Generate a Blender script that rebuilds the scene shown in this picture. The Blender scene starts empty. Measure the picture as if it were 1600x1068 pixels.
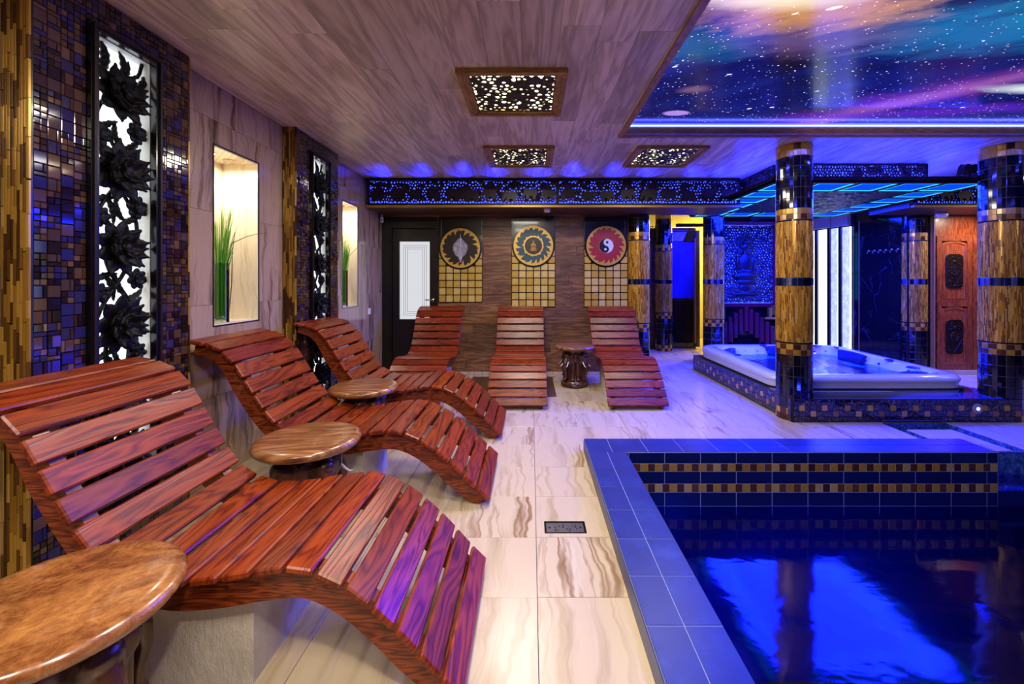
import bpy, bmesh, math, random
from math import pi, sin, cos, radians
from mathutils import Vector, Matrix
random.seed(7)
S = bpy.context.scene
COL = S.collection
# ---------------------------------------------------------------- camera, world, exposure
cam = bpy.data.cameras.new('camera'); co = bpy.data.objects.new('camera', cam); COL.objects.link(co)
co.location = (0, 0, 1.27); co.rotation_euler = (pi/2, 0, 0)
cam.sensor_width = 36; cam.lens = 665/1600*36
cam.shift_x = -30/1600; cam.shift_y = -94/1600; cam.clip_start = .03
S.camera = co
S.view_settings.view_transform = 'Standard'; S.view_settings.look = 'None'
S.view_settings.gamma = 1; S.view_settings.use_curve_mapping = False
S.view_settings.exposure = 0.66
w = bpy.data.worlds.new('world'); S.world = w; w.use_nodes = True
w.node_tree.nodes['Background'].inputs[0].default_value = (.004, .004, .008, 1)

# ---------------------------------------------------------------- colour + node helpers
def lin(c):
    if isinstance(c, str):
        c = [int(c[i:i+2], 16)/255 for i in (0, 2, 4)]
    return tuple((x/12.92 if x <= .04045 else ((x+.055)/1.055)**2.4) for x in c[:3]) + (1,)
class G:
    def __init__(s, name):
        s.m = bpy.data.materials.new(name); s.m.use_nodes = True
        s.t = s.m.node_tree; s.t.nodes.clear()
    def n(s, typ, ins=None, **kw):
        nd = s.t.nodes.new('ShaderNode'+typ)
        for k, v in kw.items(): setattr(nd, k, v)
        for k, v in (ins or {}).items():
            sock = nd.inputs[k]
            if isinstance(v, bpy.types.NodeSocket): s.t.links.new(v, sock)
            elif v is not None: sock.default_value = v
        return nd
    def pos(s): return s.n('NewGeometry').outputs['Position']
    def obj(s): return s.n('TexCoord').outputs['Object']
    def rand(s): return s.n('ObjectInfo').outputs['Random']
    def isl(s): return s.n('NewGeometry').outputs['Random Per Island']
    def ma(s, op, a, b=None, c=None, clamp=False):
        d = {0: a}
        if b is not None: d[1] = b
        if c is not None: d[2] = c
        return s.n('Math', d, operation=op, use_clamp=clamp).outputs[0]
    def rnd(s):   # one random number per object and per piece
        return s.ma('FRACT', s.ma('ADD', s.ma('MULTIPLY', s.rand(), 7.31), s.isl()))
    def vm(s, op, a, b): return s.n('VectorMath', {0: a, 1: b}, operation=op).outputs[0]
    def sep(s, v): return s.n('SeparateXYZ', {0: v}).outputs
    def comb(s, x, y, z): return s.n('CombineXYZ', {0: x, 1: y, 2: z}).outputs[0]
    def scale(s, v, sc): return s.vm('MULTIPLY', v, sc)
    def noise(s, v, sc=5, det=3, ro=.5, dist=0, col=False):
        return s.n('TexNoise', {'Vector': v, 'Scale': sc, 'Detail': det, 'Roughness': ro, 'Distortion': dist}).outputs[1 if col else 0]
    def vor(s, v, sc=5, out=0, **kw): return s.n('TexVoronoi', {'Vector': v, 'Scale': sc}, **kw).outputs[out]
    def wave(s, v, sc=5, dist=0, det=2, dsc=1, **kw):
        return s.n('TexWave', {'Vector': v, 'Scale': sc, 'Distortion': dist, 'Detail': det, 'Detail Scale': dsc}, **kw).outputs[1]
    def ramp(s, f, stops, interp='LINEAR'):
        nd = s.n('ValToRGB', {0: f}); r = nd.color_ramp; r.interpolation = interp
        while len(r.elements) < len(stops): r.elements.new(.5)
        for e, (p, c) in zip(r.elements, stops):
            e.position = p
            e.color = lin(c) if not isinstance(c, (int, float)) else (c, c, c, 1)
        return nd.outputs[0]
    def mix(s, f, a, b, mode='MIX'):
        nd = s.n('Mix', data_type='RGBA', blend_type=mode)
        for k, v in ((0, f), (6, a), (7, b)):
            if isinstance(v, bpy.types.NodeSocket): s.t.links.new(v, nd.inputs[k])
            else: nd.inputs[k].default_value = lin(v) if isinstance(v, str) else v
        return nd.outputs[2]
    def bump(s, h, st=.3, d=.01):
        return s.n('Bump', {'Height': h, 'Strength': st, 'Distance': d}).outputs[0]
    def out(s, base='808080', rough=.5, metal=0, em=None, es=0, nrm=None, spec=None, coat=0, trans=0, ior=None):
        b = s.n('BsdfPrincipled')
        def st(k, v):
            if v is None: return
            if isinstance(v, bpy.types.NodeSocket): s.t.links.new(v, b.inputs[k])
            else: b.inputs[k].default_value = lin(v) if isinstance(v, str) else v
        st('Base Color', base); st('Roughness', rough); st('Metallic', metal); st('Normal', nrm)
        if em is not None: st('Emission Color', em); st('Emission Strength', es)
        st('Specular IOR Level', spec)
        if coat: st('Coat Weight', coat); st('Coat Roughness', .06)
        if trans: st('Transmission Weight', trans)
        st('IOR', ior)
        o = s.n('OutputMaterial'); s.t.links.new(b.outputs[0], o.inputs[0]); s.bsdf = b
        return s.m
def plain(name, c, rough=.5, metal=0, **kw): return G(name).out(c, rough, metal, **kw)
def glow(name, c, st):
    g = G(name); e = g.n('Emission', {'Color': lin(c) if isinstance(c, str) else c + (1,), 'Strength': st})
    o = g.n('OutputMaterial'); g.t.links.new(e.outputs[0], o.inputs[0]); return g.m

M = {}
def marble(name, ax, c0, c1, c2, vein, rough, big=1.0, vw=1.0):
    """travertine with wavy veins along one axis; ax = world axes (across, along)"""
    g = G(name); p = g.sep(g.pos()); r = g.rand()
    off = g.ma('MULTIPLY', r, 37.0)
    a = g.ma('ADD', p[ax[0]] if ax[0] == 0 else g.ma('ADD', p[0], p[1]), off); b = g.ma('ADD', p[ax[1]], g.ma('MULTIPLY', r, 11.0))
    wob = g.ma('MULTIPLY', g.ma('SUBTRACT', g.noise(g.comb(a, b, off), 2.6, 3, .6), .5), .16)
    a = g.ma('ADD', a, wob)
    v = g.comb(g.ma('MULTIPLY', a, 1.0), g.ma('MULTIPLY', b, .07), off)
    n1 = g.noise(v, 7*big, 5, .6, .1)
    n2 = g.noise(v, 2.2*big, 2, .5, .2)
    base = g.ramp(n1, [(.3, c1), (.44, c0), (.62, c0), (.8, c2)])
    va = g.ma('ABSOLUTE', g.ma('SUBTRACT', g.noise(v, 3.0*big, 4, .5, .1), .5))
    fade = g.ramp(n2, [(.38, 0.05), (.66, .9)])
    vf = g.ma('MULTIPLY', g.ramp(va, [(.0, 1.0), (.006*vw, .7), (.016*vw, 0.0)]), fade)
    vf2 = g.ma('MULTIPLY', g.ramp(g.ma('ABSOLUTE', g.ma('SUBTRACT', g.noise(v, 11*big, 4, .5, .1), .5)), [(0, .55), (.03, 0.0)]), fade)
    c = g.mix(vf2, base, vein); c = g.mix(vf, c, vein)
    M[name] = g.out(c, rough, nrm=g.bump(va, .05, .002), spec=.5)
marble('marble floor', (0, 1), 'c3b090', 'a8946f', 'd2c3a6', '7d5a34', .26)
marble('marble wall', (1, 2), 'ae927a', '5f4632', 'c4aa8e', '3a2216', .14, 1.7, 2.6)
marble('niche marble', (1, 2), 'e6d8ba', 'bfa270', 'f3ecdb', '7d5426', .3, 1.9, 2.4)

def wood(name, cols, along, across, gs=9, rough=.4, coat=0, usepos=False, var=.25, ring=4.0, bumpst=.12, sharp=False):
    """cols dark..light; along/across = axes index of the grain (object space)"""
    g = G(name); s = g.sep(g.pos() if usepos else g.obj()); r = g.rand()
    third = 3 - along - across
    v = g.comb(g.ma('ADD', g.ma('MULTIPLY', s[along], .55), g.ma('MULTIPLY', r, 19.0)), g.ma('ADD', g.ma('MULTIPLY', s[across], 4.5), g.ma('MULTIPLY', r, 31.0)), s[third])
    n = g.noise(v, ring, 3, .55, .5)
    rings = g.ma('FRACT', g.ma('MULTIPLY', n, gs))
    tri = g.ma('ABSOLUTE', g.ma('SUBTRACT', g.ma('MULTIPLY', rings, 2.0), 1.0))
    fine = g.noise(g.comb(g.ma('MULTIPLY', s[along], 6.0), g.ma('MULTIPLY', s[across], 160.0), r), 1.0, 3, .6)
    f = g.ma('ADD', g.ma('MULTIPLY', tri, .62), g.ma('MULTIPLY', fine, .38))
    if sharp:
        ln = g.ma('POWER', tri, .45); f = g.ma('ADD', g.ma('MULTIPLY', ln, .6), g.ma('MULTIPLY', fine, .4))
    c = g.ramp(f, [(.12, cols[0]), (.5, cols[1]), (.85, cols[2])])
    hv = g.n('HueSaturation', {'Value': g.ma('ADD', 1-var, g.ma('MULTIPLY', r, 2*var)), 'Color': c}).outputs[0]
    M[name] = g.out(hv, rough, nrm=g.bump(f, bumpst, .003), coat=coat, spec=.36 if sharp else .5)
wood('slat wood', ('280802', '651d05', '8a380d'), 1, 0, 16, .3, 0, var=.2, ring=1.5, bumpst=.2, sharp=True)
wood('frame wood', ('1f0702', '561c06', '8a3d12'), 0, 2, 14, .34, .2, usepos=True, var=.1, ring=2.6, sharp=True)
wood('ceiling wood', ('a08d74', 'c6b397', 'd8c8ad'), 1, 0, 5, .42, 0, var=.2, ring=1.6, bumpst=.05)
wood('wall wood', ('4a2f1c', '6e482b', '875f3d'), 0, 2, 6, .4, 0, var=.32, ring=2.2, bumpst=.05)
wood('door wood', ('5e2410', '8f3f1c', 'ab5a2e'), 2, 0, 8, .35, .25, usepos=True, var=.1)
wood('soffit wood', ('3b2618', '573a24', '6b4a30'), 0, 1, 6, .4, 0, usepos=True, var=.1)
def burl():
    g = G('burl wood'); v = g.obj(); r = g.rand()
    v = g.vm('ADD', v, g.comb(g.ma('MULTIPLY', r, 9.0), 0.0, 0.0))
    n = g.noise(v, 5, 8, .68, 1.6); n2 = g.noise(g.scale(v, (2, 3, 1)), 9, 6, .7, 2.4)
    f = g.ma('ADD', g.ma('MULTIPLY', n, .65), g.ma('MULTIPLY', n2, .35))
    c = g.ramp(f, [(.3, '3c1d0c'), (.45, '71401c'), (.55, '96602f'), (.7, 'c08740')])
    M['burl wood'] = g.out(c, .26, coat=.4)
    g = G('round top wood'); s = g.sep(g.obj()); r = g.rand()
    n = g.noise(g.comb(g.ma('ADD', g.ma('MULTIPLY', s[0], 1.5), g.ma('MULTIPLY', r, 9.)), g.ma('MULTIPLY', s[1], 14.0), 0.0), 3.0, 6, .65, .6)
    c = g.ramp(n, [(.3, '3f2010'), (.48, '7a4a26'), (.6, '97663a'), (.75, 'b58550')])
    M['round top wood'] = g.out(c, .28, coat=.4)
burl()
g = G('carved brown'); n = g.noise(g.obj(), 14, 4, .6)
M['carved brown'] = g.out(g.ramp(n, [(.3, '26120a'), (.7, '5e3318')]), .32, nrm=g.bump(n, .25, .004), coat=.3)
g = G('carved black'); n = g.noise(g.obj(), 30, 4, .6)
M['carved black'] = g.out(g.ramp(n, [(.3, '030202'), (.7, '0c0908')]), .5, nrm=g.bump(n, .3, .003), spec=.2)
g = G('carved dark wood'); n = g.noise(g.obj(), 40, 3, .6)
M['carved dark wood'] = g.out(g.ramp(n, [(.3, '120805'), (.7, '26120b')]), .45, nrm=g.bump(n, .3, .003), spec=.25)
M['lattice bronze'] = plain('lattice bronze', '2b2712', .4, .3)
M['black lacquer'] = plain('black lacquer', '0b0909', .22, coat=.3)
M['dark door'] = plain('dark door', '15100e', .35)
M['grout dark'] = plain('grout dark', '1b1410', .8)
M['grout blue'] = plain('grout blue', '8f97b8', .8)
M['grout pale'] = plain('grout pale', '9a8d7c', .85)
M['ivory'] = plain('ivory', 'efe6d2', .35)
M['chrome'] = plain('chrome', 'd8d8dc', .12, 1)
M['white plastic'] = plain('white plastic', 'e6e4e0', .35)
M['tub white'] = plain('tub white', 'c6c6d4', .14, coat=.5)
M['pillow'] = plain('pillow', '101b4c', .4)
M['steel'] = plain('steel', '777474', .35, .9)
M['tub jet'] = plain('tub jet', '1a2a6a', .3)
M['tusk'] = M['ivory']
# gold / brown / black mosaics
def mosaic(name, stops, rough, metal=0, bumpy=0, coat=0):
    g = G(name); r = g.rnd()
    c = g.ramp(r, stops, 'CONSTANT')
    n = g.noise(g.pos(), 60, 3, .6)
    c = g.mix(g.ma('MULTIPLY', n, .5), c, '1a1208', 'MULTIPLY') if bumpy else c
    M[name] = g.out(c, rough, metal, nrm=g.bump(n, bumpy, .003) if bumpy else None, coat=coat)
mosaic('gold sticks', [(0, '4b300f'), (.2, '9c7424'), (.42, 'b58e36'), (.6, '664517'), (.78, 'c7a24e'), (.9, '80591b')], .25, .45)
mosaic('column sticks', [(0, '8a6024'), (.16, 'cb9426'), (.42, 'dfaa36'), (.62, 'a8741f'), (.76, 'e8bd50'), (.9, 'bd8624')], .22, .35)
mosaic('gold tile', [(0, 'd9a935'), (.55, 'c8962a'), (.8, 'e6c063')], .25, .5)
mosaic('brown tile', [(0, '5c3412'), (.5, '6e421a'), (.8, '4a280d')], .25, .3)
mosaic('checker tile', [(0, 'd9b254'), (.42, '7d4f20'), (.6, 'c89a3c'), (.85, '94652a')], .25, .3)
mosaic('leaf gold', [(0, 'd9b64c'), (.4, 'e6c96e'), (.75, 'cfa83c')], .4, .15, .25)
mosaic('black tile', [(0, '0a0910'), (.5, '0e0c14'), (.8, '08080c')], .06, 0, 0, .6)
mosaic('band tile', [(0, '2b3a66'), (.35, '6f7fb0'), (.5, '1b2444'), (.75, '9aa3b8'), (.88, '33466e')], .06, .8)
mosaic('pilaster mosaic', [(0, '22130e'), (.16, '3d2419'), (.3, '30284c'), (.4, '573c2a'), (.55, '1c1216'), (.66, '4a3430'), (.78, '2a2358'), (.9, '674a36')], .07, .2, 0, .6)  # some tones made bluer to paint in reflected blue light
mosaic('brown tile flat', [(0, '9a6a3c'), (.5, 'b98a58'), (.8, '84562c')], .3)
g = G('veined black'); v = g.vm('ADD', g.pos(), g.comb(g.ma('MULTIPLY', g.rnd(), 30.), 0., 0.))
va = g.ma('ABSOLUTE', g.ma('SUBTRACT', g.noise(v, 14, 4, .6, .8), .5))
M['veined black'] = g.out(g.ramp(va, [(0, 'b9b4ae'), (.004, '5b5650'), (.014, '0d0b10')]), .07, coat=.4)
g = G('black marble'); v = g.vm('ADD', g.scale(g.pos(), (1, 1, .45)), g.comb(g.ma('MULTIPLY', g.rand(), 30.), 0., 0.))
va = g.ma('ABSOLUTE', g.ma('SUBTRACT', g.noise(v, 1.6, 5, .55, .6), .5))
M['black marble'] = g.out(g.ramp(va, [(0, '2c3036'), (.003, '14171c'), (.008, '090b11')]), .07)
g = G('blue pool tile'); n = g.noise(g.vm('ADD', g.pos(), g.comb(g.ma('MULTIPLY', g.rand(), 30.), 0., 0.)), 5, 5, .65)
M['blue pool tile'] = g.out(g.ramp(n, [(.3, '102068'), (.55, '182b78'), (.75, '2a4290')]), .34)
M['navy tile'] = plain('navy tile', '0d1850', .16)
g = G('pebble mosaic'); vv = g.vor(g.pos(), 34); vc = g.vor(g.pos(), 34, 1)
M['pebble mosaic'] = g.out(g.mix(.55, g.ramp(vv, [(0, '6f93c4'), (.5, '1d3c86'), (.8, '0c1a4a')]), g.ramp(g.sep(vc)[0], [(0, '12286a'), (1, '5c86bd')])), .2)
M['pool floor'] = plain('pool floor', '16246e', .4)
M['rough stone'] = None
g = G('rough stone'); n = g.noise(g.scale(g.obj(), (1, 1, .5)), 40, 6, .7); n2 = g.noise(g.obj(), 6, 3, .5)
M['rough stone'] = g.out(g.ramp(n2, [(.3, 'b9b1a4'), (.7, 'd6cfc2')]), .85, nrm=g.bump(n, .9, .012))
g = G('gold moulding'); n = g.noise(g.scale(g.pos(), (3, 3, 40)), 6, 3, .5)
M['gold moulding'] = g.out(g.ramp(n, [(.3, '6e4c24'), (.7, 'b08647')]), .4, 0)
M['beam gold'] = plain('beam gold', 'a17a35', .4, .3)
M['grass'] = None
g = G('grass'); s = g.sep(g.obj()); r = g.isl()
M['grass'] = g.out(g.ramp(r, [(0, '2f7a18'), (.45, '5aa530'), (.8, 'a5cf62')]), .45)
M['twig'] = plain('twig', '5d4326', .6)
M['pebble'] = plain('pebble', 'cfc4ae', .6)
M['mat'] = None
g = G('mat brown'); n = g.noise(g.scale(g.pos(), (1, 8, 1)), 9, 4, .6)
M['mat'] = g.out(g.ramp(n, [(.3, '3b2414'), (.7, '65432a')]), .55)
g = G('lava rock'); n = g.noise(g.scale(g.pos(), (1, 2, 1)), 9, 6, .65, 1.2)
M['lava rock'] = g.out(g.ramp(n, [(.3, '05060f'), (.7, '181d38')]), .3, nrm=g.bump(n, 1.0, .03))
M['wine red'] = plain('wine red', '5e1226', .25, coat=.3)
M['back paint'] = plain('back paint', 'd8c889', .7)
M['dark plaster'] = plain('dark plaster', '2a2320', .6)
M['silver leaf'] = plain('silver leaf', 'b9b5bf', .35, .5)
M['disc brown'] = plain('disc brown', '1d110d', .4)
M['disc teal'] = plain('disc teal', '0b4650', .4)
M['disc red'] = plain('disc red', '9c1526', .4)
M['disc gold'] = plain('disc gold', 'cfa545', .35, .4)
M['yin white'] = plain('yin white', 'dcdcea', .4)
M['yin black'] = plain('yin black', '0a0a12', .3)
# light givers
M['lamp warm'] = glow('lamp warm', (1.0, .93, .62), 9)
M['backlight white'] = glow('backlight white', (.86, .95, .98), 1.0)
M['door glass'] = glow('door glass', (.90, .91, .96), .5)
M['led blue'] = glow('led blue', (.06, .08, 1.0), 12)
M['led blue strong'] = glow('led blue strong', (.02, .03, 1.0), 130)
M['frieze blue'] = glow('frieze blue', (.025, .05, 1.0), 3.6)
M['cyan glow'] = glow('cyan glow', (.002, .07, 1.0), .7)
M['cyan line'] = glow('cyan line', (.04, .46, 1.0), 1.1)
M['wave glow'] = glow('wave glow', (.80, .95, .95), 1.25)
M['spot glow'] = glow('spot glow', (1, .96, .85), 40)
M['buddha strip'] = glow('buddha strip', (.02, .45, 1.0), 1.6)
g = G('bubble panel'); n = g.noise(g.scale(g.pos(), (1, 1, .6)), 16, 4, .7)
hz = g.ma('MULTIPLY', g.noise(g.pos(), 60, 2, .5), .5)
M['bubble panel'] = g.out('8890b0', .2, em=g.ramp(g.ma('ADD', g.ma('MULTIPLY', n, .7), hz), [(.35, '7f86d8'), (.62, 'b9c6ea'), (.8, 'f0fff6')]), es=.75)
# printed galaxy on the stretch ceiling (emission added to brighten the print)
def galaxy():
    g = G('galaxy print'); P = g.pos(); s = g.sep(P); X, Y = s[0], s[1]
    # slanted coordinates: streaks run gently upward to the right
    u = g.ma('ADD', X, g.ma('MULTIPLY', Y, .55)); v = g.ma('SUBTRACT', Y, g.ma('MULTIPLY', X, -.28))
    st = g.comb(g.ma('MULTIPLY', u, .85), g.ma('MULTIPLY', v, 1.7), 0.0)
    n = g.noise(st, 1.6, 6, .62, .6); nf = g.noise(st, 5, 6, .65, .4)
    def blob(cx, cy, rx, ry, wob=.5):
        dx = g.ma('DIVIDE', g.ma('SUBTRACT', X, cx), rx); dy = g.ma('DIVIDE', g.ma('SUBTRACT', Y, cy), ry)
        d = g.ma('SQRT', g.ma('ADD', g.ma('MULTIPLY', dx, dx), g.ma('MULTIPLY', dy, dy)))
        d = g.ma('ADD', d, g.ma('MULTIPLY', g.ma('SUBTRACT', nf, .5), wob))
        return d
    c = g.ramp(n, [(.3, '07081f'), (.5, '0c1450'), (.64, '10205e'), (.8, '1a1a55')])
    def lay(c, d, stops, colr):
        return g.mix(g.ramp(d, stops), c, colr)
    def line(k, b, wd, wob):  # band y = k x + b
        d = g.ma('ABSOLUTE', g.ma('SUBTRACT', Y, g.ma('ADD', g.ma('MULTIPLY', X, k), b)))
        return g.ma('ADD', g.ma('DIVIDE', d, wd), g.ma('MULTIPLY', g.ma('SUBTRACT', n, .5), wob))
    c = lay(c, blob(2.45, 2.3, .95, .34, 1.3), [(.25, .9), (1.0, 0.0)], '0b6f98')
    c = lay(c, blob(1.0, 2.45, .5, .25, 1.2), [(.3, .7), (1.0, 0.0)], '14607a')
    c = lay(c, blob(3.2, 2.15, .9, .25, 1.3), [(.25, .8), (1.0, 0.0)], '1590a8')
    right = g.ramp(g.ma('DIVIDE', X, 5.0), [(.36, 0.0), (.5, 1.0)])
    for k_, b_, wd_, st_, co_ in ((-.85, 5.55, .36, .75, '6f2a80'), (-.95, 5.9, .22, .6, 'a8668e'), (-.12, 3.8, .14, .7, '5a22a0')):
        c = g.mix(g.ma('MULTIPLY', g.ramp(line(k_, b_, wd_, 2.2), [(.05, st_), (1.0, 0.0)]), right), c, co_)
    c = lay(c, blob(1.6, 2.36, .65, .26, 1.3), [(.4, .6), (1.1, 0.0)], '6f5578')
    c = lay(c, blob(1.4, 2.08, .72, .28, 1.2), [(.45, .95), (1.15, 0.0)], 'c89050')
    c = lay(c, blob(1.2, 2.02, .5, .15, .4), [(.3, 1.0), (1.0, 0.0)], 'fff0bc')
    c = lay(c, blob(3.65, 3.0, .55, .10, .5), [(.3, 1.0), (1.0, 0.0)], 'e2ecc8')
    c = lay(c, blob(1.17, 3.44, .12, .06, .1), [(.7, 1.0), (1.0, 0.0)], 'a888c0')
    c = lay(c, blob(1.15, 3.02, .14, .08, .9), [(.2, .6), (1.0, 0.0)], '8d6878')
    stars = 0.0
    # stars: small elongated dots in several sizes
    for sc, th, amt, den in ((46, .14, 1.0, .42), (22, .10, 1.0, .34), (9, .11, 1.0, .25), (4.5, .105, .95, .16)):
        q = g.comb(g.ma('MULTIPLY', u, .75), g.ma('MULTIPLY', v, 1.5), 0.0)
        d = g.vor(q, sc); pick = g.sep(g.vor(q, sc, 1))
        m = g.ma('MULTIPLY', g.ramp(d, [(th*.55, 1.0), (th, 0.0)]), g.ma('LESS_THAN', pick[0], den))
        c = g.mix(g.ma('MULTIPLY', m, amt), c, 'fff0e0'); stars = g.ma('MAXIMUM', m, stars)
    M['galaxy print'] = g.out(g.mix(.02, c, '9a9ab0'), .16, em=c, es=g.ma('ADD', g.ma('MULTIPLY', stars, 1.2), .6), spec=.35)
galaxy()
def water(name, tint, rough, bsc, bst, tr=.9):
    g = G(name)
    n = g.noise(g.scale(g.pos(), (1, 1.6, 1)), bsc, 3, .5, .4)
    b = g.bump(n, bst, .02)
    gl = g.n('BsdfGlossy', {'Color': (1, 1, 1, 1), 'Roughness': rough, 'Normal': b})
    tp = g.n('BsdfTransparent', {'Color': lin(tint)})
    fr = g.n('Fresnel', {'IOR': 1.33, 'Normal': b})
    mx = g.n('MixShader', {0: fr.outputs[0], 1: tp.outputs[0], 2: gl.outputs[0]})
    o = g.n('OutputMaterial'); g.t.links.new(mx.outputs[0], o.inputs[0]); M[name] = g.m
water('pool water', 'a0b8ff', .07, 3, .14)
water('tub water', '6a9cff', .05, 14, .5)
water('inlet water', '8fb0ff', .05, 26, .9)
def glassy(name, tint, ior=1.45):
    g = G(name)
    gl = g.n('BsdfGlossy', {'Color': (1, 1, 1, 1), 'Roughness': .02}); tp = g.n('BsdfTransparent', {'Color': lin(tint)})
    fr = g.n('Fresnel', {'IOR': ior}); mx = g.n('MixShader', {0: fr.outputs[0], 1: tp.outputs[0], 2: gl.outputs[0]})
    o = g.n('OutputMaterial'); g.t.links.new(mx.outputs[0], o.inputs[0]); M[name] = g.m
glassy('vase glass', 'e4f2e8')
glassy('blue glass', '5a70ff')

# ---------------------------------------------------------------- geometry helpers
class MB:
    def __init__(s): s.v = []; s.f = []
    def add(s, vs, fs, mx=None):
        o = len(s.v)
        s.v += [tuple(mx @ Vector(p)) if mx else tuple(p) for p in vs]
        s.f += [tuple(i+o for i in f) for f in fs]; return s
    def box(s, x0, x1, y0, y1, z0, z1, mx=None):
        vs = [(x, y, z) for x in (x0, x1) for y in (y0, y1) for z in (z0, z1)]
        return s.add(vs, [(0,1,3,2),(4,6,7,5),(0,4,5,1),(2,3,7,6),(0,2,6,4),(1,5,7,3)], mx)
    def cbox(s, cx, cy, cz, sx, sy, sz, b=.003, mx=None):
        """box with chamfered edges, sizes full"""
        h = (sx/2, sy/2, sz/2); b = min(b, min(h)*.8); vs = []; C = (cx, cy, cz)
        sg = [((i >> 2 & 1)*2-1, (i >> 1 & 1)*2-1, (i & 1)*2-1) for i in range(8)]
        for q in sg:
            for a in range(3):
                vs.append(tuple(C[k] + q[k]*(h[k] - (0 if k == a else b)) for k in range(3)))
        fs = []
        def cyc(a, sgn):
            o = [i for i in range(8) if sg[i][a] == sgn]
            return [o[0], o[1], o[3], o[2]]
        for a in range(3):
            for sgn in (-1, 1): fs.append([i*3+a for i in cyc(a, sgn)])
        for a in range(3):
            bb, cc = (a+1) % 3, (a+2) % 3
            for i in range(8):
                j = i ^ (4 >> a)
                if i < j: fs.append([i*3+bb, j*3+bb, j*3+cc, i*3+cc])
        for i in range(8): fs.append([i*3, i*3+1, i*3+2])
        ct = Vector(C); out = []
        for f in fs:
            p = [Vector(vs[k]) for k in f]; nn = (p[1]-p[0]).cross(p[2]-p[0])
            out.append(tuple(f) if nn.dot(sum(p, Vector())/len(p)-ct) > 0 else tuple(reversed(f)))
        return s.add(vs, out, mx)
    def prism(s, poly, z0, z1, mx=None, bev=0):
        n = len(poly); vs = [(x, y, z0) for x, y in poly]
        if bev:
            c = Vector((sum(p[0] for p in poly)/n, sum(p[1] for p in poly)/n))
            vs += [(x, y, z1-bev) for x, y in poly]
            ins = []
            for i, (x, y) in enumerate(poly):
                a = Vector(poly[i-1]); b = Vector(poly[(i+1) % n]); t = (b-a)
                nn = Vector((-t.y, t.x)); nn = nn.normalized() if nn.length > 1e-9 else Vector((0, 0))
                ins.append((x+nn.x*bev, y+nn.y*bev, z1))
            vs += ins; L = 3
        else: vs += [(x, y, z1) for x, y in poly]; L = 2
        fs = [tuple(reversed(range(n))), tuple(range((L-1)*n, L*n))]
        for l in range(L-1):
            fs += [(l*n+i, l*n+(i+1) % n, (l+1)*n+(i+1) % n, (l+1)*n+i) for i in range(n)]
        return s.add(vs, fs, mx)
    def loft(s, loops, cap0=True, cap1=True, mx=None, closed=True):
        n = len(loops[0]); vs = [p for l in loops for p in l]; fs = []
        m = n if closed else n-1
        for k in range(len(loops)-1):
            fs += [(k*n+i, k*n+(i+1) % n, (k+1)*n+(i+1) % n, (k+1)*n+i) for i in range(m)]
        if cap0: fs.append(tuple(reversed(range(n))))
        if cap1: fs.append(tuple(range((len(loops)-1)*n, len(loops)*n)))
        return s.add(vs, fs, mx)
    def lathe(s, prof, n=32, mx=None):
        return s.loft([[(r*cos(2*pi*i/n), r*sin(2*pi*i/n), z) for i in range(n)] for r, z in prof], True, True, mx)
    def tube(s, pts, rad, n=8, mx=None, flat=1.0):
        pts = [Vector(p) for p in pts]; loops = []
        up = Vector((0, 0, 1)); nn = None
        for i, p in enumerate(pts):
            t = (pts[min(i+1, len(pts)-1)]-pts[max(i-1, 0)]).normalized()
            if nn is None:
                nn = t.cross(up); nn = t.cross(Vector((1, 0, 0))) if nn.length < .1 else nn
            nn = (nn - t*nn.dot(t)).normalized(); bb = t.cross(nn)
            r = rad[i] if isinstance(rad, (list, tuple)) else rad
            loops.append([tuple(p + nn*r*cos(2*pi*k/n) + bb*r*flat*sin(2*pi*k/n)) for k in range(n)])
        return s.loft(loops, True, True, mx)
    def ell(s, c, r, n=12, m=8, mx=None):
        loops = []
        for j in range(1, m):
            a = pi*j/m; loops.append([(c[0]+r[0]*sin(a)*cos(2*pi*i/n), c[1]+r[1]*sin(a)*sin(2*pi*i/n), c[2]-r[2]*cos(a)) for i in range(n)])
        o = len(s.v); vs = [p for l in loops for p in l] + [(c[0], c[1], c[2]-r[2]), (c[0], c[1], c[2]+r[2])]
        fs = []
        for k in range(m-2): fs += [(k*n+i, k*n+(i+1) % n, (k+1)*n+(i+1) % n, (k+1)*n+i) for i in range(n)]
        b = (m-1)*n
        fs += [(b, (i+1) % n, i) for i in range(n)] + [(b+1, (m-2)*n+i, (m-2)*n+(i+1) % n) for i in range(n)]
        return s.add(vs, fs, mx)
    def plate(s, u0, u1, v0, v1, w0, w1, holes=(), fn=None):
        """slab in (u,v,w) with rectangular holes, ONE connected mesh"""
        eps = 1e-6
        us = sorted({u0, u1, *[min(max(h[k], u0), u1) for h in holes for k in (0, 1)]})
        vv = sorted({v0, v1, *[min(max(h[k], v0), v1) for h in holes for k in (2, 3)]})
        us = [a for i, a in enumerate(us) if i == 0 or a-us[i-1] > eps]; vv = [a for i, a in enumerate(vv) if i == 0 or a-vv[i-1] > eps]
        keep = {}
        for i in range(len(us)-1):
            for j in range(len(vv)-1):
                cu, cv = (us[i]+us[i+1])/2, (vv[j]+vv[j+1])/2
                if not any(h[0] < cu < h[1] and h[2] < cv < h[3] for h in holes): keep[i, j] = 1
        ids = {}; vs = []; fs = []
        def vid(i, j, k):
            if (i, j, k) not in ids:
                ids[i, j, k] = len(vs); p = (us[i], vv[j], w1 if k else w0); vs.append(fn(*p) if fn else p)
            return ids[i, j, k]
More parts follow.
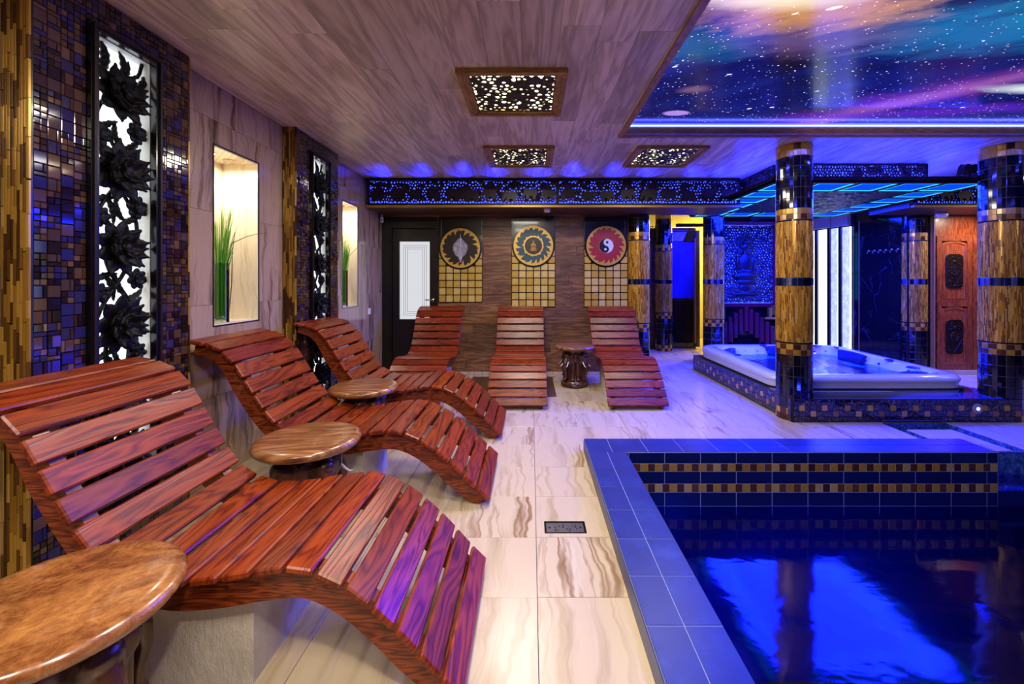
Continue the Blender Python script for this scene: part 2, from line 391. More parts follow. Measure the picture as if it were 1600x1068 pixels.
        for (i, j) in keep:
            fs.append((vid(i,j,1), vid(i+1,j,1), vid(i+1,j+1,1), vid(i,j+1,1)))
            fs.append((vid(i,j,0), vid(i,j+1,0), vid(i+1,j+1,0), vid(i+1,j,0)))
            if (i-1, j) not in keep: fs.append((vid(i,j,0), vid(i,j,1), vid(i,j+1,1), vid(i,j+1,0)))
            if (i+1, j) not in keep: fs.append((vid(i+1,j,0), vid(i+1,j+1,0), vid(i+1,j+1,1), vid(i+1,j,1)))
            if (i, j-1) not in keep: fs.append((vid(i,j,0), vid(i+1,j,0), vid(i+1,j,1), vid(i,j,1)))
            if (i, j+1) not in keep: fs.append((vid(i,j+1,0), vid(i,j+1,1), vid(i+1,j+1,1), vid(i+1,j+1,0)))
        if vs: s.add(vs, fs)
        return bool(vs)
    def mesh(s, name, mat, smooth=None, center=True, recalc=True):
        c = Vector((0, 0, 0))
        if center and s.v:
            c = Vector([(min(p[k] for p in s.v)+max(p[k] for p in s.v))/2 for k in range(3)])
        me = bpy.data.meshes.new(name)
        me.from_pydata([(p[0]-c[0], p[1]-c[1], p[2]-c[2]) for p in s.v], [], s.f)
        if recalc:
            b = bmesh.new(); b.from_mesh(me); bmesh.ops.recalc_face_normals(b, faces=b.faces); b.to_mesh(me); b.free()
        if mat: me.materials.append(M[mat] if isinstance(mat, str) else mat)
        if smooth is not None:
            me.shade_smooth(); me.set_sharp_from_angle(angle=radians(smooth))
        return me, c
    def build(s, name, mat, parent=None, smooth=None, center=True, kind=None, recalc=True):
        me, c = s.mesh(name, mat, smooth, center, recalc)
        return inst(name, me, parent, c, kind=kind)
def inst(name, me, parent=None, loc=(0, 0, 0), rot=None, kind=None):
    o = bpy.data.objects.new(name, me); COL.objects.link(o); o.location = loc
    if rot: o.rotation_euler = rot
    if parent:
        o.parent = parent
        if parent.type == 'MESH': o.location = o.location - parent.location
    if kind: o['kind'] = kind
    return o
def tag(o, label, cat, group=None, kind=None):
    o['label'] = label; o['category'] = cat
    if group: o['group'] = group
    if kind: o['kind'] = kind
    return o
def thing(name, label, cat, loc=(0, 0, 0), rz=0, group=None):
    o = bpy.data.objects.new(name, None); COL.objects.link(o); o.location = loc; o.rotation_euler = (0, 0, rz)
    o.empty_display_size = .1
    return tag(o, label, cat, group)
def copy_tree(o, parent=None):
    c = o.copy(); COL.objects.link(c)
    if parent: c.parent = parent
    for ch in list(o.children): copy_tree(ch, c)
    return c
def struct(o): o['kind'] = 'structure'; return o
def remesh(mb, name, mat, vox, smooth=40, center=False):
    me, c = mb.mesh(name+'_raw', mat, None, center)
    o = bpy.data.objects.new('tmp', me); COL.objects.link(o)
    md = o.modifiers.new('r', 'REMESH'); md.mode = 'VOXEL'; md.voxel_size = vox; md.use_smooth_shade = True
    sm = o.modifiers.new('s', 'SMOOTH'); sm.iterations = 2; sm.factor = .5
    dg = bpy.context.evaluated_depsgraph_get(); dg.update()
    m2 = bpy.data.meshes.new_from_object(o.evaluated_get(dg)); m2.name = name
    bpy.data.objects.remove(o); bpy.data.meshes.remove(me)
    m2.materials.clear(); m2.materials.append(M[mat]); m2.shade_smooth()
    return m2
def spline(pts, n):
    """Catmull-Rom through 2-D/3-D points, then n points equally spaced along its length, with tangents"""
    P = [Vector(p) for p in pts]; P = [P[0]*2-P[1]] + P + [P[-1]*2-P[-2]]; d = []
    for i in range(1, len(P)-2):
        for k in range(16):
            t = k/16; a, b, c, e = P[i-1], P[i], P[i+1], P[i+2]
            d.append(.5*((2*b)+(c-a)*t+(2*a-5*b+4*c-e)*t*t+(3*b-a-3*c+e)*t**3))
    d.append(P[-2]); L = [0]
    for i in range(1, len(d)): L.append(L[-1]+(d[i]-d[i-1]).length)
    def at(x):
        x = min(max(x, 0), L[-1]); i = 1
        while i < len(L)-1 and L[i] < x: i += 1
        t = (x-L[i-1])/max(L[i]-L[i-1], 1e-9); return d[i-1].lerp(d[i], t), (d[i]-d[i-1]).normalized()
    return [at(L[-1]*k/(n-1)) for k in range(n)] if n else (at, L[-1])
def to(mx_origin, ux, uy, uz=None):
    """matrix taking local x,y(,z) to the given world axes"""
    ux, uy = Vector(ux), Vector(uy); uz = Vector(uz) if uz else ux.cross(uy)
    m = Matrix((ux, uy, uz)).transposed().to_4x4(); m.translation = Vector(mx_origin); return m
def clip(poly, a, b, c):
    """keep the part of poly where a x + b y <= c"""
    out = []
    for i in range(len(poly)):
        p, q = poly[i], poly[(i+1) % len(poly)]
        dp, dq = a*p[0]+b*p[1]-c, a*q[0]+b*q[1]-c
        if dp <= 0: out.append(p)
        if dp*dq < 0:
            t = dp/(dp-dq); out.append((p[0]+(q[0]-p[0])*t, p[1]+(q[1]-p[1])*t))
    return out
def fret(mb, w, h, cell, hole, th, mx, seed=1, sym=False, jit=.38, dome=.0):
    """pierced carved plate: voronoi leaves; hole(x, y) gives the size of the opening 0..1 (0 = solid, may be domed)"""
    rg = random.Random(seed); nx, ny = max(2, round(w/cell)), max(2, round(h/cell)); cw, ch = w/nx, h/ny
    P = {}
    for i in range(-2, nx+2):
        for j in range(-2, ny+2):
            P[i, j] = ((i+.5+(.25 if j % 2 else -.25)+rg.uniform(-jit, jit))*cw - w/2, (j+.5+rg.uniform(-jit, jit))*ch - h/2)
    if sym:
        for i in range(nx):
            for j in range(ny):
                a, b = min(i, nx-1-i), min(j, ny-1-j); x, y = P[a, b]
                P[i, j] = (x if i == a else -x, y if j == b else -y)
    vs = []; fs = []; key = {}
    def vid(p, z):
        k = (round(p[0], 5), round(p[1], 5), round(z, 5))
        if k not in key: key[k] = len(vs); vs.append((p[0], p[1], z))
        return key[k]
    for i in range(nx):
        for j in range(ny):
            x, y = P[i, j]; poly = [(-w/2, -h/2), (w/2, -h/2), (w/2, h/2), (-w/2, h/2)]
            for a in range(-2, 3):
                for b in range(-2, 3):
                    if (a or b) and (i+a, j+b) in P:
                        qx, qy = P[i+a, j+b]
                        if abs(qx-x)+abs(qy-y) < 1e-6: continue
                        A, B = qx-x, qy-y; poly = clip(poly, A, B, A*(x+qx)/2+B*(y+qy)/2)
            m = []
            for p in poly:
                if not m or abs(p[0]-m[-1][0])+abs(p[1]-m[-1][1]) > 2e-5: m.append(p)
            if len(m) > 2 and abs(m[0][0]-m[-1][0])+abs(m[0][1]-m[-1][1]) < 2e-5: m.pop()
            if len(m) < 3: continue
            cx, cy = sum(p[0] for p in m)/len(m), sum(p[1] for p in m)/len(m)
            sc = hole(cx, cy); n = len(m)
            rim = []; q = []
            for k in range(n):
                a, b, c = m[k-1], m[k], m[(k+1) % n]
                rim += [b, ((b[0]+c[0])/2, (b[1]+c[1])/2)]
                q += [(.15*a[0]+.7*b[0]+.15*c[0], .15*a[1]+.7*b[1]+.15*c[1]), ((b[0]+c[0])/2, (b[1]+c[1])/2)]
            R = [vid(p, th) for p in rim]; N = 2*n
            if sc <= 0:
                c = len(vs); vs.append((cx, cy, th+dome*rg.uniform(.6, 1.3)))
                fs += [(R[k], R[(k+1) % N], c) for k in range(N)]
            else:
                qq = [(cx+(p[0]-cx)*sc, cy+(p[1]-cy)*sc) for p in q]
                o = len(vs); vs += [(p[0], p[1], th*.72) for p in qq]; vs += [(p[0], p[1], 0) for p in qq]
                for k in range(N):
                    k2 = (k+1) % N
                    fs.append((R[k], R[k2], o+k2, o+k)); fs.append((o+k, o+k2, o+N+k2, o+N+k))
    mb.add(vs, fs, mx); return mb
def frame(mb, u0, u1, v0, v1, bw, w0, w1, fn):
    mb.plate(u0, u1, v0, v1, w0, w1, [(u0+bw, u1-bw, v0+bw, v1-bw)], fn); return mb
ZX = lambda u, v, w: (u, v, w)
# ================================================================ THE SETTING
XL, HC, YB = -2.03, 2.535, 5.82
POOL = (.40, 3.70, -1.6, 3.2)
CH = [POOL, (3.15, 3.74, 3.66, 3.84), (3.15, 3.23, 3.19, 3.67), (3.62, 3.74, 3.19, 3.67)]
DRAIN = (.068, .282, 2.15, 2.258)
# ---- floor
b = MB(); b.plate(-2.4, 7.1, -1.7, 10.1, -.16, -.008, CH)
floor = struct(b.build('floor', 'grout dark', center=False))
tj = [-2.03] + [.025+.806*k for k in range(-2, 9)] + [7.0]
yj = [-1.6] + [2.117+.4027*k for k in range(-9, 20)] + [10.0]
cache = {}
for i in range(len(tj)-1):
    for j in range(len(yj)-1):
        x0, x1, y0, y1 = tj[i]+.0012, tj[i+1]-.0012, yj[j]+.0012, yj[j+1]-.0012
        if y0 > 5.95 and (x1 < 1.3 or x0 > 5.3): continue
        if x0 > 3.7 and y1 < 2.4: continue
        hs = [h for h in CH+[DRAIN] if h[0] < x1 and h[1] > x0 and h[2] < y1 and h[3] > y0]
        b = MB()
        if hs:
            if b.plate(x0, x1, y0, y1, -.012, 0, hs): b.build('floor_tile', 'marble floor', floor)
        else:
            key = (round(x1-x0, 4), round(y1-y0, 4))
            if key not in cache: cache[key] = MB().cbox(0, 0, 0, x1-x0, y1-y0, .012, .0012).mesh('floor_tile', 'marble floor')[0]
            inst('floor_tile', cache[key], floor, ((x0+x1)/2, (y0+y1)/2, -.006))
# right-hand floor nearer than the tiles, outside the picture
MB().box(3.71, 7.0, -1.6, 2.11, -.012, -.001).build('floor_tile', 'marble floor', floor)

# ---- left wall with tiles and two lit niches
N1 = (2.716, 3.169, .985, 2.15); N2 = (4.57, 4.98, .985, 2.15)
WY = lambda y, z, x: (x, y, z)
b = MB(); b.plate(-1.7, YB+.2, 0, HC, -2.36, XL-.012, [N1, N2], WY)
wall_left = struct(b.build('wall_left', 'grout pale', center=False))
zj = [0, .534, 1.124, 1.714, 2.304, HC]; ylj = [2.92+.6*k for k in range(-8, 6)]
for i in range(len(ylj)-1):
    for j in range(5):
        y0, y1, z0, z1 = ylj[i]+.001, min(ylj[i+1], YB)-.001, zj[j]+.001, zj[j+1]-.001
        b = MB()
        if b.plate(y0, y1, z0, z1, XL-.012, XL, [h for h in (N1, N2) if h[0] < y1 and h[1] > y0], WY): b.build('marble_tile', 'marble wall', wall_left)
for y0, y1, z0, z1 in (N1, N2):
    xb = -2.29
    for nm, bx in (('niche_back', (xb-.02, xb, y0-.02, y1+.02, z0-.02, z1+.02)), ('niche_sill', (xb, XL-.001, y0, y1, z0, z0+.012)), ('niche_head', (xb, XL-.001, y0, y1, z1-.012, z1)),
                   ('niche_cheek', (xb, XL-.001, y0, y0+.012, z0+.012, z1-.012)), ('niche_cheek', (xb, XL-.001, y1-.012, y1, z0+.012, z1-.012))):
        MB().box(*bx).build(nm, 'niche marble', wall_left)
    b = MB(); frame(b, y0-.004, y1+.004, z0-.004, z1+.004, .008, XL-.002, XL+.004, WY); b.build('niche_edge', 'black lacquer', wall_left)
    for yy in (y0+.15, y1-.13):
        b = MB(); b.lathe([(.030, 0), (.034, -.003), (.034, -.005)], 20, Matrix.Translation((-2.16, yy, z1-.012))); b.build('downlight_ring', 'chrome', wall_left)
    b = MB(); b.lathe([(.024, -.0055), (.024, -.0065)], 16, Matrix.Translation((-2.16, y0+.15, z1-.012))); b.build('downlight_lens', 'spot glow', wall_left)
    la = bpy.data.lights.new('niche_lamp', 'AREA'); la.shape = 'DISK'; la.size = .06; la.energy = 3.4; la.color = (1, .94, .82); la.spread = radians(170)
    lo = bpy.data.objects.new('niche_lamp', la); COL.objects.link(lo); lo.location = (-2.16, (y0+y1)/2, z1-.03); lo.parent = wall_left
# ---- back wall of horizontal wooden boards, with the dark door
DX0, DX1, DZ = -2.03, -1.275, 2.09
XZ = lambda x, z, y: (x, y, z)
b = MB(); b.plate(-2.3, 1.60, 0, HC, YB+.012, YB+.13, [(DX0+.09, DX1-.02, 0, DZ-.09)], XZ)
wall_back = struct(b.build('wall_back', 'grout dark', center=False))
random.seed(3); z = .045
while z < 2.19:
    h = .132; x = DX1 if z < DZ-.02 else -2.03
    x -= 0
    first = True
    while x < 1.58:
        L = random.uniform(.5, 1.25) if not first else random.uniform(.2, .9); first = False
        x1 = min(x+L, 1.58)
        if 1.58-x1 < .15: x1 = 1.58
        d = random.uniform(-.0015, .0015)
        MB().cbox((x+x1)/2, YB+.006+d, z+h/2, x1-x-.0015, .014, h-.0015, .0015).build('wall_board', 'wall wood', wall_back)
        x = x1
    z += h
base = struct(MB().cbox((DX1+1.58)/2, YB-.004, .022, 1.58-DX1, .022, .044, .003).build('baseboard_back', 'marble floor'))
# door_1
door = struct(thing('door_1', '', '')); del door['label']; del door['category']
b = MB(); b.plate(DX0, DX1, 0, DZ, YB-.03, YB+.02, [(DX0+.13, DX1-.03, 0, DZ-.09)], XZ); b.build('door_frame', 'dark door', door)
b = MB(); b.plate(DX0+.07, DX1-.01, 0, DZ-.05, YB-.045, YB-.029, [(DX0+.11, DX1-.02, 0, DZ-.07)], XZ); b.build('door_casing', 'dark door', door)
lx0, lx1 = DX0+.135, DX1-.035
gx0, gx1, gz0, gz1 = -1.80, -1.385, .76, 1.82
b = MB(); b.plate(lx0, lx1, .01, DZ-.1, YB+.0, YB+.04, [(gx0, gx1, gz0, gz1)], XZ); leaf = b.build('door_leaf', 'dark door', door)
b = MB(); b.plate(gx0-.06, gx1+.06, .16, .62, YB-.012, YB+.001, [(gx0+.0, gx1, .22, .56)], XZ); b.build('lower_moulding', 'dark door', door)
b = MB(); b.plate(gx0-.025, gx1+.025, gz0-.025, gz1+.025, YB-.012, YB+.001, [(gx0, gx1, gz0, gz1)], XZ); b.build('glass_bead', 'dark door', door)
MB().box(gx0, gx1, YB+.018, YB+.024, gz0, gz1).build('frosted_glass', 'door glass', door)
for k, ins in enumerate((.05, .075, .10)):
    b = MB(); frame(b, gx0+ins, gx1-ins, gz0+ins, gz1-ins, .004, YB+.014, YB+.0185, XZ); b.build('glass_line', plain('etched line', 'a9a9b6', .5) if k == 0 else bpy.data.materials['etched line'], door)
b = MB(); b.lathe([(.022, 0), (.022, .008), (.012, .012), (.01, .04)], 16, to((-1.345, YB, 1.02), (1, 0, 0), (0, 0, 1), (0, -1, 0)))
b.tube([(-1.345, YB-.04, 1.02), (-1.375, YB-.046, 1.022), (-1.44, YB-.044, 1.026)], [.009, .009, .007], 8); b.build('door_handle', 'chrome', door, 50)
# ---- right part of the back wall: black marble and the carved wooden door
YR = 5.87
b = MB(); b.plate(5.2, 7.1, 0, HC, YR+.012, YR+.1, [], XZ)
wall_backr = struct(b.build('wall_back_right', 'grout dark', center=False))
for x0, x1 in ((5.2, 5.5),):
    for j in range(4): MB().cbox((x0+x1)/2, YR+.006, .28+.56*j, x1-x0-.003, .012, .557, .001).build('marble_tile', 'black marble', wall_backr)
MB().cbox(6.3, YR+.004, 2.04, 1.46, .016, .29, .003).build('wall_board', 'door wood', wall_backr)
b = MB()
for k, (u, d) in enumerate(((0, .05), (.018, .062), (.036, .05))): pass
tr = struct(thing('trim_2', '', '')); del tr['label']; del tr['category']
for u, d in ((5.505, .03), (5.522, .048), (5.541, .03)):
    MB().cbox(u, YR-d/2, 1.09, .016, d, 2.18, .004).build('moulding_strip', 'gold moulding', tr)
# double door, two leaves with a pair of carved panels each
door2 = struct(thing('door_2', '', '')); del door2['label']; del door2['category']
MB().cbox(6.07, YR-.012, 1.905, 1.04, .03, .02, .004).build('door_head', 'door wood', door2)
MB().cbox(6.3, YR-.02, .03, 1.46, .06, .06, .004).build('door_sill', 'marble floor', door2)
def door_leaf(x0, x1, knob):
    W = x1-x0; P = []
    b = MB(); b.plate(x0, x1, .06, 1.9, YR-.03, YR+.0, [(x0+.07, x1-.07, .12, .93), (x0+.07, x1-.07, 1.02, 1.83)], XZ); lf = b.build('door_leaf', 'door wood', door2)
    for z0, z1 in ((.12, .93), (1.02, 1.83)):
        b = MB(); xx0, xx1 = x0+.07, x1-.07; n = 14
        def arch(ins, up):
            e = .035
            top = [(xx0+ins+(xx1-xx0-2*ins)*k/n, (z1-ins-e+e*sin(pi*k/n)**.8) if up else z1-ins-e*(1-abs(2*k/n-1))**1.0*0-.0) for k in range(n+1)]
            bot = [(xx1-ins-(xx1-xx0-2*ins)*k/n, z0+ins) for k in range(n+1)]
            return top+bot
        o, i = arch(0, True), arch(.028, True)
        m = to((0, YR-.012, 0), (1, 0, 0), (0, 0, 1), (0, -1, 0))
        b.loft([[(p[0], p[1], 0) for p in o], [(p[0], p[1], .012) for p in o], [(p[0], p[1], .016) for p in i], [(p[0], p[1], .004) for p in arch(.034, True)]], True, False, m)
        b.build('panel_moulding', 'door wood', lf, 40)
        b = MB(); b.prism(arch(.03, True), 0, .008, m, .004); b.build('door_panel', 'door wood', lf)
        cx, cz = (x0+x1)/2, (z0+z1)/2-.01; hw, hh = .12, .235
        def edge(x, y):   # rounded rectangle
            dx, dy = max(abs(x)-hw+.06, 0), max(abs(y)-hh+.06, 0); return dx*dx+dy*dy < .06*.06 and abs(x) < hw and abs(y) < hh
        b = MB(); poly = []
        for q, (sx, sy) in enumerate(((1, 1), (-1, 1), (-1, -1), (1, -1))):
            for k in range(6):
                a = pi/2*(q+k/5); poly.append((sx*(hw-.06)+.06*cos(a), sy*(hh-.06)+.06*sin(a)))
        mm = to((cx, YR-.02, cz), (1, 0, 0), (0, 0, 1), (0, -1, 0))
        b.prism(poly, 0, .012, mm, .004); pn = b.build('carved_panel', 'carved dark wood', lf)
        b = MB()
        for r in (.062, .040, .018): b.tube([(r*cos(2*pi*k/24), r*sin(2*pi*k/24), .013) for k in range(25)], .006, 6, mm)
        for k in range(10):
            a = 2*pi*k/10; b.ell((.05*cos(a), .05*sin(a), .014), (.012, .012, .007), 8, 6, mm)
        for sx in (-1, 1):
            b.tube([(sx*.10, -.03, .013), (sx*.05, -.12, .014), (0, -.19, .013)], .006, 6, mm)
            for k in range(12):
                px, py = sx*random.uniform(.03, .10), random.choice((-1, 1))*random.uniform(.09, .20)
                b.ell((px, py, .012), (.014, .009, .008), 8, 6, mm)
        b.ell((0, .13, .013), (.03, .022, .01), 10, 6, mm); b.ell((0, -.2, .013), (.02, .016, .009), 10, 6, mm)
        for k in range(18): b.ell((random.uniform(-.1, .1), random.uniform(-.21, .21), .012), (.010, .008, .007), 7, 5, mm)
        b.build('carving', 'carved dark wood', lf, 40, kind='stuff')
    if knob:
        b = MB(); b.lathe([(.012, 0), (.01, .02), (.024, .03), (.024, .04), (.012, .05)], 16, to((knob, YR-.03, 1.0), (1, 0, 0), (0, 0, 1), (0, -1, 0))); b.build('door_knob', 'door wood', lf, 40)
door_leaf(5.57, 6.055, None); door_leaf(6.065, 6.55, 6.11)
# ---- remaining shell, mostly behind the camera or deep in the room
struct(MB().box(7.0, 7.1, -1.7, 6, 0, HC+.3).build('wall_right', 'black marble'))
struct(MB().box(-2.4, 7.1, -1.75, -1.6, -.2, HC+.3).build('wall_front', 'dark plaster'))
struct(MB().box(1.52, 1.60, YB+.1, 10, 0, HC).build('wall_passage', 'dark plaster'))
struct(MB().box(1.5, 5.4, 9.6, 9.7, 0, HC).build('wall_far', 'back paint'))
struct(MB().box(5.3, 5.4, 7.0, 9.7, 0, HC).build('wall_far_right', 'dark plaster'))
# ---- ceiling: boards, recess with the printed stretch ceiling, cornice
REC = (.775, 5.64, -1.6, 3.685)
b = MB(); b.plate(-2.4, 7.1, -1.7, 10.1, HC+.012, HC+.09, [REC])
ceiling = struct(b.build('ceiling', 'grout dark', center=False))
random.seed(5); pw = .198
def boards(x0, x1, y0, y1, L0=1.25):
    x = x0; k = 0
    while x < x1-.01:
        xe = min(x+pw, x1); y = y0 - random.uniform(0, L0)
        while y < y1:
            ye = y+L0; a, c = max(y, y0), min(ye, y1)
            if c-a > .02: MB().cbox((x+xe)/2, (a+c)/2, HC+.006+random.uniform(-.0008, .0008), xe-x-.0008, c-a-.0008, .012, .0012).build('ceiling_board', 'ceiling wood', ceiling)
            y = ye
        x = xe; k += 1
boards(-2.03, .76, -1.6, 5.2); boards(.76, 7.0, 3.69, 5.9); MB().box(1.6, 5.3, 6.6, 9.6, HC, HC+.01).build('far_ceiling', 'back paint', ceiling); boards(1.6, 5.3, 5.9, 6.6)
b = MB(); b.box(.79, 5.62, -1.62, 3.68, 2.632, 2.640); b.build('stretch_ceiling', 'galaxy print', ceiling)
b = MB(); b.plate(.80, 5.61, -1.61, 3.66, HC+.002, 2.632, [(.806, 5.6, -1.6, 3.652)]); b.build('recess_wall', 'white plastic', ceiling)
b = MB(); b.plate(.806, 5.6, -1.6, 3.652, 2.604, 2.611, [(.815, 5.59, -1.59, 3.640)]); b.build('led_strip', 'led blue', ceiling)
trim = struct(thing('trim_3', '', '')); del trim['label']; del trim['category']
for k, (o, i, z0, z1) in enumerate(((.0, .018, -.018, .0), (.014, .034, -.010, .03), (.028, .05, -.004, .062))):
    b = MB(); b.plate(.755+o, 5.65-o, -1.65+o, 3.70-o, HC+z0, HC+z1, [(.755+i, 5.65-i, -1.65+i, 3.70-i)])
    b.build('cornice_moulding', 'gold moulding', trim)
for nm, lx, ly, sx_, sy_, ry, en in (('cove_lamp', 3.2, 3.52, 4.6, .03, radians(-6), 50), ('cove_lamp', .86, 1.0, .03, 4.6, radians(6), 16)):
    la = bpy.data.lights.new(nm, 'AREA'); la.shape = 'RECTANGLE'; la.size = sx_; la.size_y = sy_; la.energy = en; la.color = (.02, .03, 1.0)
    lo = bpy.data.objects.new(nm, la); COL.objects.link(lo); lo.parent = ceiling; lo.location = (lx, ly, 2.56)
    lo.rotation_euler = (ry, 0, 0) if sx_ > sy_ else (0, -ry, 0)
for lx, ly in ((5.95, 5.45), (6.4, 4.3)):  # unseen downlights added to brighten the carved door and right side
    zt = 2.185 if ly > 5.2 else HC
    b = MB(); b.lathe([(.05, -.006), (.056, -.002), (.056, .0)], 24, Matrix.Translation((lx, ly, zt))); b.build('downlight_ring', 'chrome', ceiling)
    b = MB(); b.lathe([(.042, -.0075), (.042, -.0065)], 20, Matrix.Translation((lx, ly, zt))); b.build('downlight_lens', 'spot glow', ceiling)
    la = bpy.data.lights.new('added_downlight', 'AREA'); la.shape = 'DISK'; la.size = .08; la.energy = 9; la.color = (1, .86, .66)
    lo = bpy.data.objects.new('added_downlight', la); COL.objects.link(lo); lo.parent = ceiling; lo.location = (lx, ly, zt-.01)
def spotlight(x, y, aim, en, size, lb):  # unseen spotlights, added to brighten the columns and the near lounger
    t = thing('added_spotlight', lb, 'spotlight', (x, y, HC)); d = (Vector(aim)-Vector((x, y, HC-.07))).normalized()
    q = d.to_track_quat('Z', 'Y').to_matrix().to_4x4()
    b = MB(); b.lathe([(.035, -.006), (.035, 0)], 20); b.build('spotlight_base', 'chrome', t, 40)
    b = MB(); b.lathe([(.018, -.06), (.03, -.05), (.036, .03), (.033, .03), (.028, -.02)], 20, Matrix.Translation((0, 0, -.07)) @ q); b.build('spotlight_head', 'chrome', t, 40)
    la = bpy.data.lights.new('added_spot_lamp', 'SPOT'); la.energy = en; la.color = (1, .84, .62); la.spot_size = radians(size); la.spot_blend = .7; la.shadow_soft_size = .05
    lo = bpy.data.objects.new('added_spot_lamp', la); COL.objects.link(lo); lo.parent = t; lo.location = Vector((0, 0, -.07))+d*.04; lo.rotation_euler = d.to_track_quat('-Z', 'Y').to_euler()
spotlight(.55, .2, (3.4, 4.0, 1.7), 90, 34, 'added chrome ceiling spotlight overhead by the pool, aimed at the columns')
spotlight(.35, -.3, (-.95, 1.5, .15), 70, 60, 'added chrome ceiling spotlight behind the camera, aimed at the loungers')
# ---- beam (dropped soffit) along the back
def beam(x0, x1):
    t = struct(thing('trim_1', '', '')); del t['label']; del t['category']
    MB().box(x0, x1, 5.24, YR if x0 > 3 else YB+.01, 2.185, HC).build('soffit', 'soffit wood', t)
    MB().cbox((x0+x1)/2, 5.205, 2.191, x1-x0, .05, .028, .003).build('edge_strip', 'beam gold', t)
    MB().cbox((x0+x1)/2, 5.225, 2.526, x1-x0, .03, .018, .003).build('top_strip', 'carved dark wood', t)
    return t
beam(-2.03, 2.56); beam(4.66, 7.0)

# ================================================================ THINGS BUILT INTO THE ROOM
# ---- elephant outline for friezes (facing +x), about 1 x .7
ELE = [(-.5, .05), (-.46, .26), (-.3, .34), (-.05, .36), (.1, .31), (.2, .38), (.33, .37), (.42, .26), (.47, .08), (.5, -.08), (.56, -.16), (.53, -.22), (.45, -.18), (.41, -.05), (.35, .02), (.28, -.02), (.26, -.34), (.12, -.34), (.10, -.1), (-.18, -.1), (-.2, -.34), (-.36, -.34), (-.38, -.12), (-.44, -.02)]
elem = {}
def elephants(par, spots, y, flip):
    for (x, z, s, d) in spots:
        if d not in elem: elem[d] = MB().prism([(d*p[0], p[1]) for p in (ELE if d > 0 else ELE[::-1])], 0, .09, None, .03).mesh('carved_elephant', 'carved dark wood', None, False)[0]
        o = inst('carved_elephant', elem[d], par, (x, y, z)); o.rotation_euler = (pi/2, 0, 0); o.scale = (s, s, .15 if s < .3 else .2)
def scallop(par, x, y, z):
    la = bpy.data.lights.new('blue_uplight', 'SPOT'); la.energy = 9; la.color = (.01, .015, 1); la.spot_size = radians(80); la.spot_blend = .5; la.shadow_soft_size = .01
    lo = bpy.data.objects.new('blue_uplight', la); COL.objects.link(lo); lo.parent = par; lo.location = (x, y, z); lo.rotation_euler = Vector((0, -.6, .8)).to_track_quat('-Z', 'Y').to_euler()
def frieze(label, x0, x1, z0, z1, y, seed, emat='frieze blue'):
    w, h = x1-x0, z1-z0
    t = thing('carved_frieze', label, 'frieze', ((x0+x1)/2, y, z0), group='blue-lit carved friezes along the beam')
    fn = lambda u, v, ww: (u, -ww, v)
    b = MB(); frame(b, -w/2, w/2, 0, h, .018, -.02, .035, fn); b.build('frieze_frame', 'carved dark wood', t)
    MB().box(-w/2+.01, w/2-.01, .012, .016, .01, h-.01).build('backlight', emat, t)
    rg = random.Random(seed); sp = []
    n = max(1, round(w/.24)); dirs = []
    for k in range(n):
        x = -w/2 + (k+.5)*w/n + rg.uniform(-.02, .02); d = 1 if x < 0 else -1
        s = .17 if abs(x) > .2 else .2
        sp.append((x, h*.36+rg.uniform(-.02, .02), s, d))
    blobs = [(x, z, s*.42, s*.26) for x, z, s, d in sp] + [(-w/2+(k+.5)*w/(n*.7)+rg.uniform(-.05, .05), h*rg.uniform(.5, .8), rg.uniform(.03, .09), .035) for k in range(int(n*.7))]
    def hole(x, y):
        y += h/2
        for bx, bz, rx, rz in blobs:
            if ((x-bx)/rx)**2+((y-bz)/rz)**2 < 1: return 0
        if y < .05: return .62
        return rg.uniform(.3, .52) if rg.random() > .3 else 0
    b = MB(); fret(b, w-.03, h-.03, .034, hole, .012, to((0, -.0, h/2), (1, 0, 0), (0, 0, 1), (0, -1, 0)), seed, dome=.012)
    b.build('pierced_panel', 'carved dark wood', t)
    elephants(t, sp, -.012, 0)
    for k in range(5 if x0 < 3 else 0): scallop(t, -w/2+(k+.5)*w/5+rg.uniform(-.08, .08), -.06, h-.17)
    return t
frieze('left length of the blue-lit elephant frieze, above the dark door and bodhi leaf panel', -1.985, .315, 2.208, 2.515, 5.205, 11)
frieze('middle length of the blue-lit elephant frieze, ending at the lit tub canopy', .325, 2.54, 2.208, 2.515, 5.205, 12)
frieze('right length of the blue-lit elephant frieze, above the carved wooden double door', 4.68, 6.9, 2.208, 2.515, 5.205, 13)

# ---- mosaic pilasters with backlit carved screens
def petal(b, L, wd, th, mx):
    b.ell((0, L*.5, 0), (wd*.5, L*.5, th), 10, 7, mx)
def flower_mesh():
    b = MB()
    for ring, (n, L, wd, tilt, zz) in enumerate(((9, .125, .075, .12, .0), (8, .095, .065, .5, .012), (6, .065, .05, .9, .022))):
        for k in range(n):
            a = 2*pi*k/n+ring*.35
            m = Matrix.Rotation(a, 4, 'Z') @ Matrix.Translation((0, .012, zz)) @ Matrix.Rotation(tilt, 4, 'X')
            petal(b, L, wd, .011, m)
            b.ell((0, L*.98, .004), (.008, .016, .008), 8, 6, m)
    b.ell((0, 0, .03), (.028, .028, .024)); return remesh(b, 'lotus_flower', 'carved black', .0055)
def bud_mesh():
    b = MB()
    for ring, (n, L, wd, tilt) in enumerate(((7, .062, .045, .2), (5, .042, .035, .8))):
        for k in range(n):
            m = Matrix.Rotation(2*pi*k/n+ring*.4, 4, 'Z') @ Matrix.Translation((0, .006, .008*ring)) @ Matrix.Rotation(tilt, 4, 'X')
            petal(b, L, wd, .009, m)
    b.ell((0, 0, .016), (.018, .018, .016)); return remesh(b, 'small_flower', 'carved black', .0045)
